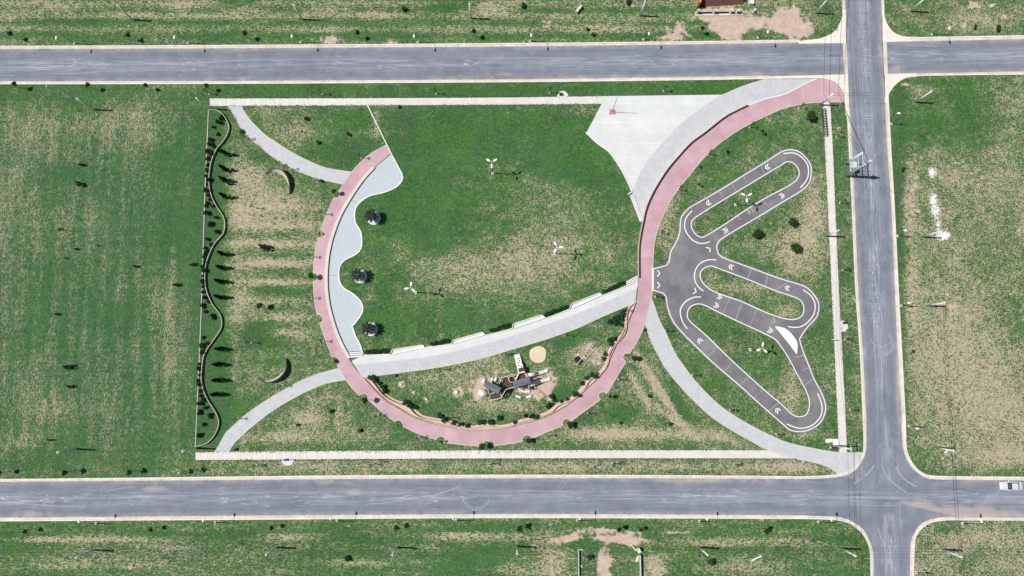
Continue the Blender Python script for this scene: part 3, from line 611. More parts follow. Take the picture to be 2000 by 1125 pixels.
# concrete corner aprons and cross gutters of the north junction
def slab(name, pts, z, mat, holes=(), sides=True, z0=-.02, parent=None):
    mb = MB(); mb.poly([Gs(pts)]+[Gs(h) for h in holes], z0, z, sides); return struct(name, mb, M[mat], parent, fix=False)
slab('corner_apron', [(1652,84)]+[(1590,85),(1560,85.5),(1560,80)]+cat([(1600,75.5),(1610,72),(1625,65),(1637,52),(1645,32),(1646,20)], 5)+[(1652,20)], .040, 'kerb')
slab('corner_apron', [(1723,20),(1726.5,20)]+cat([(1726.5,25),(1730,40),(1736,52),(1747,64),(1765,71),(1790,72)], 5)+[(1790,80.5),(1724,82)], .040, 'kerb')
slab('corner_apron', [(1728,144.5),(1790,143.2),(1790,149)]+cat([(1790,149.5),(1775,151),(1760,157),(1745,170),(1736,185),(1735,200)], 5)+[(1729,200)], .040, 'kerb')
slab('corner_apron', [(1656,145.5),(1500,149),(1500,153.8),(1595,153)]+cat([(1607,153.5),(1625,158),(1637,166),(1646,179),(1650,198),(1652,225)], 5)+[(1659,225)], .040, 'kerb')
for a, b_ in (([(1646,82),(1653,82)], [(1649,146),(1656,146)]), ([(1724,80),(1732,80)], [(1727,146),(1734,146)])):
    slab('cross_gutter', [a[0], a[1], b_[1], b_[0]], .030, 'gutter')

# ------------------------------------------------------------------ park paving
slab('sidewalk', cat([(410,192.5),(700,192),(1000,190.5),(1176,188)], 100)+cat([(1176,203),(1000,204.5),(700,206),(410,207)], 100), .050, 'walk')
slab('sidewalk', cat([(382,883.5),(500,882),(1000,879.5),(1500,879.3)], 100)+[(1555,895.5)]+cat([(1500,895),(1000,895),(500,897.7),(382,898.5)], 100), .050, 'walk')
E_l = cat([(1607,200),(1611,281),(1616,386),(1624,561),(1630,687),(1637,842),(1638,883)], 40); E_r = cat([(1621,199.5),(1626,281),(1630.5,386),(1638,561),(1645,687),(1652.5,842),(1654,883.5)], 40)
slab('sidewalk', E_l+E_r[::-1], .050, 'walk')
jm = MB(); dk = MB()
def joints(x0, x1, dx, vt, vb, mbs):
    u = x0
    while u < x1:
        mbs.wall(Gs([(u, vt(u)), (u+.3, vb(u))]), .085, .049, .0535); u += dx*(1+.01*random.random())
joints(428.5, 724, 18.7, lambda u: 193, lambda u: 206, jm); joints(400.5, 1100, 19.3, lambda u: 883.4-(u-400)*.0055, lambda u: 897.4-(u-400)*.004, jm)
joints(1100, 1480, 19.5, lambda u: 880, lambda u: 895, dk); joints(740, 1170, 19, lambda u: 192, lambda u: 204, dk)
for i in range(33):
    v = 215+i*20; t = (v-200)/683; dk.wall(Gs([(1607.5+31*t, v), (1621.5+32*t, v)]), .05, .049, .053)
struct('expansion_joint', jm, M['joint']); struct('expansion_joint', dk, M['walk_warm'])
plz_r = cat([(1410,185),(1375,207),(1332,240),(1312,260),(1292,281),(1270,308),(1250,338),(1235,374)], 8)
plz_l = cat([(1232,373),(1222,348),(1210,326),(1190,298),(1167,281),(1145,260)], 8)
slab('plaza', [(1175,188)]+plz_r+plz_l+[(1175,203)], .046, 'plaza')
mb = MB()
for a, b_ in (((1157,239),(1337,237)),((1190,202),(1390,200)),((1198,281),(1293,280)),((1209,309),(1270,309)),((1222,345),(1246,345)),((1248,203),(1234,238)),((1305,203),(1268,240)),((1275,240),(1236,281)),((1232,281),(1218,312))):
    mb.wall(Gs([a, b_]), .06, .045, .0495)
struct('plaza_joint', mb, M['white'])
# pink ring walk
RC = (935, 560)
def notch(p0, p1, c, r):
    a0 = math.atan2(p0[1]-c[1], p0[0]-c[0]); a1 = math.atan2(p1[1]-c[1], p1[0]-c[0]); am = math.atan2(RC[1]-c[1], RC[0]-c[0])
    s1 = (a1-a0) % (2*PI); sm = (am-a0) % (2*PI)
    if sm > s1: s1 -= 2*PI
    return [p0]+[(c[0]+r*math.cos(a0+s1*i/12), c[1]+r*math.sin(a0+s1*i/12)) for i in range(13)]+[p1]
outer = cat([(1650,199),(1605,200),(1582,201),(1537,210),(1500,225),(1450,250),(1404,281),(1375,308),(1350,338),(1322,373),(1302,406),(1287,441),(1278,476),(1275,523),(1275,562),(1272,582),(1265,612),(1258,637),(1247,662),(1231,688)], 8)
NOT = [((1231,688),(1221,709),(1225,698),8.5),((1186,767),(1171,782),(1177,773),8),((1117,821),(1099,831),(1107,827),9),((1040,856),(1020,861.5),(1029,858),9),((967,870),(935,871.5),(951,871),10),((872,865),(850,858),(861,861),9),((787,832),(770,823),(778,829),8.5),((720,781.5),(701,771),(710,777),9),((662,719),(647,692),(652,706),10),((625,633),(619,613),(622,623),8.5),((612,551),(612,530),(613,541),8),((621,466),(627,447),(626,457),8),((652,387),(664,370),(656,379),8)]
mids = [[(1207,732)],[(1150,797)],[(1072,842)],[(1000,866)],[(900,868)],[(810,844)],[(740,799)],[(687,757),(675,741)],[(635,662)],[(614,587)],[(615,496)],[(640,413)],[(687,336),(720,303),(755,283)]]
for nn, md in zip(NOT, mids): 
    outer += notch(*nn)[1:]
    nxt = mids.index(md)+1
    tgt = [NOT[nxt][0]] if nxt < len(NOT) else []
    outer += cat([nn[1]]+md+tgt, 8)[1:]
inn1 = cat([(763,300),(732,326),(729,325),(707,348),(685,381),(665,416),(650,451),(640,488),(635,526),(635,562),(640,599),(650,637),(662,669),(681,701),(697,724),(709,738),(730,762),(750,782),(770,794),(800,812),(825,822),(862,832),(900,839),(937,841),(980,838),(1020,829),(1062,817),(1100,797),(1122,782),(1150,757),(1175,732),(1190,704),(1205,672),(1217,652),(1230,622),(1242,592),(1246,565),(1247,543),(1247,488),(1250,461),(1255,436),(1262,406),(1277,373),(1300,336),(1322,308),(1349,281),(1375,260),(1412,231),(1437,217),(1460,206),(1500,192),(1530,185),(1557,172),(1575,162),(1595,154)], 8)
top = cat([(1607,154),(1625,159),(1637,167),(1646,180)], 5)
slab('pink_walk', outer+inn1+top, .062, 'pink')
mb = MB(); mb.wall(Gs(outer), .13, .0, .085); tagk = struct('walk_edging', mb, M['cream'])
mb = MB(); mb.wall(Gs(cat([(1460,206),(1500,192),(1530,185),(1557,172),(1575,162),(1595,154)], 6)), .16, .05, .078); struct('walk_edging', mb, M['whitewall'])
mb = MB(); mb.wall(Gs([(1273,524),(1273,568)]), .3, .05, .09); 
# pavers
slab('paver_path', plz_r+cat([(1235,380),(1245,405),(1256,433)], 8)+cat([(1262,406),(1277,373),(1300,336),(1322,308),(1349,281),(1375,260),(1412,231),(1437,217),(1460,206),(1500,192),(1530,185),(1557,172),(1575,162),(1595,154)], 8)+[(1492,155)]+cat([(1487,156),(1450,168),(1410,185)], 8)[:-1], .054, 'pavers')
nw_l = cat([(446,207),(457,225),(470,250),(485,267),(507,286),(525,301),(550,318),(587,337),(625,350),(669,360)], 8)
nw_r = cat([(471,207),(485,230),(500,246),(520,265),(544,281),(567,296),(600,313),(637,328),(687,336)], 8)
slab('paver_path', nw_l+nw_r[::-1], .040, 'pavers')
sw_l = cat([(420,883),(442,844),(450,837),(475,814),(500,795),(520,782),(550,764),(587,744),(625,729),(662,719)], 8)
sw_r = cat([(447,883),(457,866),(480,844),(500,827),(530,804),(562,784),(600,764),(637,749),(676,742)], 8)
slab('paver_path', sw_l+sw_r[::-1], .040, 'pavers')
se_l = cat([(1260,632),(1270,662),(1287,697),(1307,729),(1337,764),(1375,802),(1400,822),(1435,844),(1462,859),(1500,879),(1555,896),(1582,901),(1607,908),(1625,916),(1636,926)], 8)
se_r = cat([(1273,585),(1277,594),(1287,624),(1300,649),(1317,687),(1337,717),(1362,749),(1400,787),(1437,814),(1485,841),(1500,848),(1537,864),(1575,873),(1612,880),(1638,883.5),(1686,884)], 8)
slab('paver_path', se_l+cat([(1637,926),(1650,923),(1662,916),(1675,906),(1684,892),(1686,884)], 5)+se_r[::-1][1:]+[(1272,582),(1265,612)], .044, 'pavers')
for e in (nw_l, nw_r, sw_l, sw_r, se_l, se_r):
    mb = MB(); mb.wall(Gs(e), .12, 0, .075); struct('path_edging', mb, M['cream'])
# promenade
p_top = cat([(709,693),(762,691),(825,678.5),(882,671),(950,654),(1000,641),(1067,621),(1112,603),(1175,577),(1222,558),(1246,545)], 8)
p_mid = cat([(692,712),(750,707),(825,698),(875,689),(937,674),(1000,656),(1062,636),(1125,613),(1187,588),(1244,564)], 8)
p_bot = cat([(707,737),(750,732),(825,722),(875,714),(937,701),(1000,682.5),(1062,664),(1125,642),(1175,619),(1225,598),(1241,591)], 8)
slab('promenade', p_top+[(1246,556)]+p_mid[::-1]+[(687,705)], .056, 'plaza')
slab('paver_path', p_mid+p_bot[::-1], .052, 'pavers')
mb = MB(); mb.wall(Gs(p_bot), .12, 0, .09); struct('path_edging', mb, M['cream'])
mb = MB()
tp = resample(p_top, 31); md_ = resample(p_mid, 31)
for a, b_ in zip(tp[1:-1], md_[1:-1]): mb.wall(Gs([a, b_]), .06, .055, .0595)
struct('promenade_joint', mb, M['walk'])
# blue aggregate terrace
b_r = cat([(782,333),(787,346),(782,358),(770,368),(750,376),(725,382),(710,390),(697,403),(693,418),(695,436),(704,451),(707,468),(705,486),(695,497),(675,507),(665,518),(662,533),(664,551),(672,563),(690,574),(705,589),(709,602),(706,614),(697,627),(688,638)], 5)
b_l = cat([(732,328),(712,353),(690,383),(670,416),(656,451),(646,488),(642,526),(641,562),(646,599),(657,637),(670,669),(684,696)], 6)
terr_r = [(764,301)]+b_r+[(695,657),(704,674),(707,688)]
slab('terrace', terr_r+[(684,697)]+b_l[::-1], .042, 'blue')
mb = MB(); mb.wall(Gs([(718,206),(764,300)]+b_r+[(695,657),(704,674),(709,692)]), .20, 0, .16); k_ = tag(build(mb, 'terrace_kerb', M['whitewall']), 'long white kerb wall waving round the pale blue terrace and up to the sidewalk', 'kerb wall')
mb = MB()
for a, b_ in (((685,389),(698,399)), ((643,538),(659,538)), ((733,324),(737,329))): mb.wall(Gs([a, b_]), .12, .04, .047)
struct('terrace_drain', mb, M['crack'])

# ------------------------------------------------------------------ kart track
TO = cat([(1276,525),(1302,518),(1307,510),(1310,492),(1318,478),(1325,463),(1328,451),(1329,433),(1332,422),(1344,408),(1353,402),(1407,371),(1460,338),(1496,316),(1524,298),(1535,293.5),(1549,293),(1563,298),(1577,312),(1584,326),(1584,340),(1581,355),(1567,371),(1531,393),(1478,425),(1424,457),(1405,470),(1399.5,482),(1402,492),(1410,502),(1460,521),(1520,543),(1570,559),(1588,574),(1598,590),(1599,604),(1594,620),(1576,640),(1566,654),(1561.5,662),(1568,685),(1578.6,711.7),(1589,739),(1604,767),(1612,791),(1610.5,808),(1602,825),(1585,837.5),(1564,843),(1544,840),(1532,831),(1472,778),(1446,754),(1399,714),(1365,682),(1331,648),(1314,626),(1304,600),(1301,580),(1296,573),(1276,567)], 5)
IA = cat([(1525,323.5),(1536,316),(1549,318),(1558,328),(1561,339),(1556,351),(1540,363),(1495.6,386.7),(1460,408),(1415.6,438),(1378,461),(1367.6,463),(1357,456),(1350,442),(1351.6,431),(1358.7,424),(1406.7,394),(1460,362),(1511.6,330.7)], 5, True)
IB = cat([(1390,519.6),(1400,523),(1456,544),(1510,566),(1556,582),(1566,590),(1570,600),(1568,614),(1556,623),(1536,623),(1500,612),(1448,589),(1400,572),(1380,560),(1370,548),(1367,538),(1370,528),(1380,521)], 5, True)
IC = cat([(1368,593.6),(1380,598),(1400,608),(1440,627),(1506,658),(1521,671),(1540,699),(1557,731),(1572,758.6),(1579.6,778),(1580.7,795),(1574,810),(1561.5,814),(1546.6,809),(1525,788.5),(1493,762),(1429,704),(1385,661),(1365,643),(1346,626),(1342,614),(1346,602),(1356,595)], 5, True)
trk = slab('kart_track', TO, .036, 'track', (IA, IB, IC))
# asphalt shoulder outside the white line
def mk_wall(name, pts, w, z0, z1, mat, closed=False, parent=None):
    mb = MB(); mb.wall(Gs(pts), w, z0, z1, closed); return struct(name, mb, M[mat], parent)
TOo = TO; mk_wall('track_shoulder', TO, .65, -.01, .032, 'track')
for I in (IA, IB, IC): mk_wall('track_shoulder', I, .4, -.01, .031, 'track', True)
def track_marks(par):
    mk_wall('edge_line', TO, .17, .034, .042, 'white', False, par)
    for I in (IA, IB, IC): mk_wall('edge_line', I, .17, .034, .042, 'white', True, par)
    for pts in ([(1530,300),(1549,298.7),(1563,305),(1575.6,319),(1579,335),(1575.6,351),(1563,367)],[(1351.6,411.6),(1341,424),(1337,436.5),(1339,450.7),(1350,466.7),(1364,474.7),(1376.5,475),(1386,472)],
      [(1399,508),(1384,507.4),(1368,514),(1358,528),(1356.4,544),(1362,558),(1374,569)],[(1568,566),(1584,578),(1592,596),(1588,616),(1572,634),(1556,639.4),(1539,638)],
      [(1369,580),(1354,581),(1338,590),(1329,604),(1330,620),(1336,634),(1342,642)],[(1596.7,768),(1605,790.6),(1603,812),(1587,830),(1566,836.5),(1551,834),(1537,828)]):
        mk_wall('lane_line', cat(pts, 4), .20, .034, .042, 'white', False, par)
    mb = MB(); mb.poly([Gs(cat([(1513,637.5),(1526,639),(1540,646),(1556,666),(1557.5,680),(1556,692.5)], 5)+[(1542,673)])], .03, .044); struct('splitter_marking', mb, M['white'], par, fix=False)
    mb = MB(); mb.poly([Gs([(1273,524),(1277,524),(1277,568),(1273,568)])], .03, .070); struct('start_line', mb, M['white'], par, fix=False)
    def chev(c, head, n=2, sc=1.0, mat='white'):
        mb = MB(); gx, gy = G(*c); ca, sa = math.cos(R(head)), math.sin(R(head))
        for k in range(n):
            o = (k-(n-1)/2)*.42*sc
            P_ = [(-.28*sc+o, .52*sc), (.16*sc+o, 0), (-.28*sc+o, -.52*sc)]
            P_ = [(gx+x*ca-y*sa, gy+x*sa+y*ca) for x, y in P_]
            mb.wall(P_, .2*sc, .034, .0435)
        struct('arrow_marking', mb, M[mat], par)
    for c, h, n in [((1498,327),211,2),((1383,397),211,2),((1417,450),30,2),((1528,382),30,2),((1427,521),158,2),((1537,562),158,2),((1406,580),-22,2),((1400,597),-25,2),((1505,646),-30,2),((1366,665),135,2),((1518,801),140,2),((1287,534),0,1),((1287,557),0,1),((1358,569),-18,1),((1385,486),40,1)]:
        chev(c, h, n, 1.0 if n == 2 else 1.15)
    chev((1463,414), 30, 1, .8, 'worn'); chev((1513,627), -20, 1, .8, 'worn')
    mb = MB()
    for a, b_ in (((1385,396),(1379,386)),((1412,386),(1407,376)),((1437,372),(1430,360)),((1459,357),(1453,345)),((1492,337),(1486,325)),((1447,430),(1439,420)),((1473,415),(1465,404)),((1497,400),(1490,390)),((1424,456),(1417,441)),
       ((1460,545),(1467,524)),((1495,558),(1500,536)),((1520,563),(1540,550)),((1412,611),(1427,580)),((1437,624),(1448,592)),((1465,636),(1478,604)),((1499,652),(1511,618)),
       ((1383,697),(1400,678)),((1414,726),(1432,706)),((1444,752),(1464,734)),((1471,778),(1492,760)),((1500,803),(1522,786)),((1551,698),(1572,694)),((1565,724),(1581,718)),((1572,752),(1589,740)),((1578,808),(1586,808))):
        mb.wall(Gs([a, b_]), .10+.08*random.random(), .033, .0395)
    struct('surface_joint', mb, M['crack'], par)
track_marks(trk)

# ------------------------------------------------------------------ walls and steps
def wallthing(name, label, cat_, pts, w, h, mat, step=5, group=None):
    mb = MB(); mb.wall(Gs(cat(pts, step)), w, -.05, h); return tag(build(mb, name, M[mat]), label, cat_, group)
wavy = [(408,216),(425,217),(436,224),(445,237),(449,250),(445,265),(436,279),(425,292),(415.5,313),(411,336),(410,358),(413.6,380),(423,401),(436.5,421.5),(441,437),(437.5,457),(421,476),(411,496),(404,517),(402,541),(404,564),(415,592),(431,614),(435,630),(432,645),(418,665.6),(401,692),(396,721),(396,749.5),(406,778),(423,805),(429,826),(421.5,848),(406,865),(383,872)]
wallthing('wavy_wall', 'long low cream wall waving along the planted bed west of the park', 'garden wall', wavy, .10, .62, 'cream')
wallthing('border_kerb', 'straight thin cream kerb between the planted bed and the western field', 'kerb', [(407.5,217),(400,400),(393,620),(382,872)], .14, .14, 'cream', 50)
wallthing('retaining_wall', 'dark shadowed curved wall between the grey pavers and the pink walk', 'retaining wall', [(1459,206.5),(1437,217),(1412,231),(1375,260),(1347,281),(1322,308),(1299,336),(1276,373),(1261,406),(1254,436),(1249,461),(1246,488),(1246,543)], .11, .98, 'terra')
wallthing('parapet_wall', 'white curved parapet along the west side of the pale plaza', 'parapet wall', [(1144,259),(1166,280),(1190,298),(1210,326),(1222,348),(1235,374)], .2, .30, 'whitewall')
wallthing('parapet_wall', 'short white wall stub at the head of the plaza steps', 'parapet wall', [(1235,374.5),(1226,380)], .2, .30, 'whitewall')
wallthing('bench_wall', 'broad low cream seat wall along the pink walk above the blue terrace', 'seat wall', [(730.5,327),(709.5,350.5),(687.5,382),(667.5,416),(653,451),(643,488),(638.5,526),(638.3,562),(643,599),(653.5,637),(666,669),(683,700)], .58, .42, 'walk_warm')
wallthing('garden_wall', 'smooth thin terracotta wall along the inner edge of the pink walk', 'garden wall', [(712,740),(732,762),(752,781),(772,793),(800,810),(826,820),(862,829),(900,836),(937,838),(980,835),(1020,827),(1061,815),(1099,795),(1121,780),(1149,755),(1174,730),(1189,702),(1204,670),(1216,650),(1229,620),(1241,592)], .10, .5, 'terra')
wallthing('garden_wall', 'wavy terracotta planter wall round the playground, weaving beside the pink walk', 'garden wall', [(711,738),(726,744),(738,759),(750,773),(772,786),(797,795),(810,808),(824,816),(850,821),(875,825),(898,835),(925,836),(950,832),(975,835),(1000,832),(1017,825),(1050,816),(1075,806),(1092,791),(1118,781),(1139,762),(1153,741),(1172,731),(1186,712),(1190,690),(1198,676),(1212,662),(1222,645),(1224,612),(1233,596),(1240,591)], .12, .62, 'terra')
slab('planter_strip', cat([(712,741),(732,763),(752,782),(772,794),(800,811),(826,821),(862,831),(900,838),(937,840),(980,837),(1020,828.5),(1062,816.5),(1100,796.5),(1122,781.5),(1150,756.5),(1175,731.5),(1189.5,704),(1204.5,672),(1216.5,652),(1229.5,622),(1241,592)], 8)+cat([(1233,592),(1221,612),(1219,642),(1208,658),(1194,674),(1186,688),(1181,710),(1169,726),(1149,737),(1134,757),(1115,775),(1090,786),(1072,801),(1048,811),(1015,820),(995,827),(975,830),(950,827),(925,831),(898,829),(875,820),(850,816),(826,811),(815,803),(800,789),(772,780),(752,768),(742,755),(728,740),(712,736)], 8), .030, 'terra')
def steps(name, label, quad, n, dz, mat='whitewall'):
    (a, b_, c, d_) = quad; mb = MB(); base = .05; t = thing('stairs', label, 'steps', (0,0,0))
    kb = MB(); kb.poly([Gs(list(quad))], -.02, .052); build(kb, 'step_base', M['darkcrack'], t)
    for i in range(n):
        t0, t1 = i/n, (i+.62)/n
        L = lambda p, q, t: (p[0]+(q[0]-p[0])*t, p[1]+(q[1]-p[1])*t)
        mb = MB(); mb.poly([Gs([L(a, d_, t0), L(b_, c, t0), L(b_, c, t1), L(a, d_, t1)])], -.02, base+dz*(n-i)); build(mb, 'tread', M[mat], t)
    return t
steps('stairs', 'three shallow white steps at the foot of the blue terrace', ((684,699),(709,696),(705,685),(680,687)), 3, .09)
steps('stairs', 'narrow white steps beside the retaining wall south of the plaza', ((1236,380),(1256,432),(1249,434),(1229,382)), 3, .10)
steps('stairs', 'small white steps where the promenade meets the pink walk', ((1224,560),(1246,548),(1244,537),(1222,549)), 3, .10)
for i, (pts, wh) in enumerate([([(763,691.5),(765,685),(769,682.5),(823,674),(827,675),(830,679)], 'nearest the terrace steps'),([(882,671.5),(884,666),(889,663.5),(938,650),(943,649.5),(947,654)], 'second from the terrace steps'),([(1001,641),(1001,635),(1006,631.5),(1055,616),(1059,616),(1065,621)], 'third from the terrace steps'),([(1113,603),(1114,597),(1118,593),(1167,573.5),(1171,572.5),(1175,577)], 'nearest the windy promenade east end')]):
    wh = wh.replace('windy ', '')
    t = thing('seating_bay', f'white walled seating bay on the promenade, {wh}', 'seating bay', (0,0,0), 0, 'seating bays along the promenade')
    mb = MB(); mb.wall(Gs(pts), .13, 0, .45); build(mb, 'bay_wall', M['whitewall'], t)
    mb = MB(); mb.poly([Gs(pts+[(pts[-1][0]-1, pts[-1][1]+1.5), (pts[0][0]+1, pts[0][1]+1.5)])], -.02, .060); build(mb, 'bay_floor', M['plaza'], t, fix=False)
    a, b_ = pts[0], pts[-1]; mb = MB(); mb.wall(Gs([(a[0]+4, a[1]+.2), ((a[0]+b_[0])/2, (a[1]+b_[1])/2+.6), (b_[0]-2, b_[1]+.4)]), .12, .05, .42); build(mb, 'bench_front', M['whitewall'], t)
for i, (pts) in enumerate([[(711,694),(762,692)], [(830,679.5),(856,676),(882,672)], [(947,655),(975,649),(1001,642)], [(1065,622),(1090,613),(1113,604)], [(1175,578),(1200,568),(1222,559)]]):
    wallthing('promenade_wall', f'low white wall backing the hedge on the promenade, {ordn(i)} from the west', 'low wall', pts, .13, .35, 'whitewall', 8, 'low promenade walls')
# curved shell walls in the west lawn
def shell(label, pts, side):
    P_ = Gs(cat(pts, 3)); K = len(P_); vs = []; fs = []
    for i, p in enumerate(P_):
        a, b_ = Vector(P_[max(i-1, 0)]), Vector(P_[min(i+1, K-1)]); t = (b_-a).normalized(); nrm = Vector((-t.y, t.x))*side
        u = i/(K-1); h = .25+1.25*math.sin(PI*u)**.8; out = .62*math.sin(PI*u)
        for o_, z in ((0, -.05), (out, h), (out+.14, h), (.16, -.05)): vs.append((p[0]+nrm.x*o_, p[1]+nrm.y*o_, z))
    for i in range(K-1):
        for j in range(4): fs.append((4*i+j, 4*i+(j+1) % 4, 4*i+4+(j+1) % 4, 4*i+4+j))
    fs += [(0, 1, 2, 3), (4*K-1, 4*K-2, 4*K-3, 4*K-4)]
    mb = MB(); mb.add(vs, fs); t = build(mb, 'shell_wall', M['walk']); cp = MB(); cp.wall([((vs[4*i+1][0]+vs[4*i+2][0])/2, (vs[4*i+1][1]+vs[4*i+2][1])/2) for i in range(K)], .22, 0, 0)
    for i in range(K):
        for j in range(4): v = cp.v[4*i+j]; cp.v[4*i+j] = (v[0], v[1], vs[4*i+1][2]+(.06 if j > 1 else -.04))
    build(cp, 'wall_cap', M['bark'], t); tag(t, label, 'curved wall', 'curved shell walls in the west lawn')
    return t
shell('cream curved shell wall in the north-west lawn, opening to the south-west', [(519,341),(533,337),(546,339),(556,347),(563,360),(566,379)], 1)
shell('cream curved shell wall in the south-west lawn, opening to the north-west', [(506,737),(521,742),(537,738),(550,729),(558,716),(558,700)], -1)

# ------------------------------------------------------------------ poles, lamps, cables
def make_pole():
    t = thing('utility_pole', 'x', 'utility pole', (0,0), 0, 'concrete utility poles')
    mb = MB(); mb.tube([(0,0,-.1),(0,0,6.3)], .19, 12, .14); build(mb, 'shaft', M['polec'], t, True)
    mb = MB(); mb.tube([(0,0,6.3),(0,0,6.38)], .15, 12); build(mb, 'pole_cap', M['lampw'], t, True)
    mb = MB()
    mb.tube([(0,-.26,6.05),(0,-.26,5.92),(0,.26,5.92),(0,.26,6.05)], .03, 6); build(mb, 'insulator_bracket', M['galv'], t)
    return t
POLES = [((260,39),'first from the left in the row above the top road'),((590,38),'second from the left in the row above the top road'),((920,36),'third from the left in the row above the top road'),((1250,31),'left of the unfinished brick building'),((1593,26),'between the brick building and the avenue'),((1778,22.5),'north-east of the top junction'),
 ((1602,205),'beside the bicycle rack and pink walk end'),((1787,200),'in the east field south of the top junction'),((184,214),'alone in the north of the western field'),((408,213),'at the north tip of the planted bed'),((149,877),'alone in the south of the western field'),((383,875),'at the south tip of the planted bed'),
 ((184,1074),'first from the left in the row below the bottom road'),((540,1069),'second from the left in the row below the bottom road'),((776,1069),'third from the left in the row below the bottom road'),((1010,1067),'upright in the row below the bottom road'),((1366,1069),'right of the unfinished plot walls'),((1643,1071),'south-west of the bottom junction'),((1841,1073),'south-east of the bottom junction'),
 ((1612,461),'beside the east sidewalk level with the upper kart loop'),((1802,463),'next to the white spill in the east field'),((1811,597),'in the dry middle of the east field'),((1827,874),'in the south of the east field with a white board'),((1620,664),'slim, beside the east sidewalk near the half-round pad')]
pole0 = make_pole(); PG = {}
for i, (p, lb) in enumerate(POLES):
    o = pole0 if i == 0 else copy_tree(pole0)
    x, y = G(*p); o.location = (x, y, 0); o['label'] = 'grey concrete utility pole '+lb; PG[p] = (x, y)
    if p == (1620,664): o.scale = (.6, .6, .5)
t = thing('crossarm_pole', 'tall grey utility pole with a cross arm beside the white utility boxes', 'utility pole', G(1628,870))
mb = MB(); mb.tube([(0,0,-.1),(0,0,8)], .17, 12, .11); build(mb, 'shaft', M['polec'], t, True)
mb = MB(); mb.box((0,0,7.7), (.12, 1.5, .12)); build(mb, 'cross_arm', M['galv'], t)
for s_ in (-.65, 0.02, .65):
    mb = MB(); mb.tube([(0,s_,7.76),(0,s_,7.95)], .05, 8); build(mb, 'insulator', M['glassy'], t)

def make_lamp():
    t = thing('street_lamp', 'x', 'street lamp', (0,0), 0, 'curved-arm street lamps along the roads')
    mb = MB(); mb.tube([(0,0,0),(0,0,5.5)], .085, 10, .05); build(mb, 'post', M['polem'], t, True)
    mb = MB(); mb.box((0,0,.06), (.42,.42,.12)); build(mb, 'base_plinth', M['kerb'], t)
    mb = MB(); mb.tube([(0,0,5.45),(.04,0,5.8),(.25,0,6.05),(.7,0,6.15),(1.25,0,6.2)], .035, 8); build(mb, 'arm', M['polem'], t, True)
    mb = MB(); mb.ell((1.55,0,6.2), (.40,.19,.10), 12, 8); build(mb, 'lamp_head', M['lampw'], t, True)
    return t
lamp0 = make_lamp(); first = True
for row, rz, txt in (([(145,85),(367,84),(587,82),(816,82),(1035,80),(1257,77),(1480,73.5),(1820,67)], -PI/2, 'from the left along the top road'),
                ([(187,1022),(420,1020),(658,1017),(890,1016),(1128,1016),(1366,1017.5),(1598,1019),(1880,1022)], PI/2, 'from the left along the bottom road'),
                ([(1741,242),(1753,461),(1760,597),(1775,832),(1790,1118)], PI, 'from the north east of the avenue')):
    for i, p in enumerate(row):
        o = lamp0 if first else copy_tree(lamp0); first = False
        x, y = G(*p); o.location = (x, y, 0); o.rotation_euler[2] = rz+random.uniform(-.08, .08); o['label'] = f'dark street lamp with white head, {ordn(i)} {txt}'

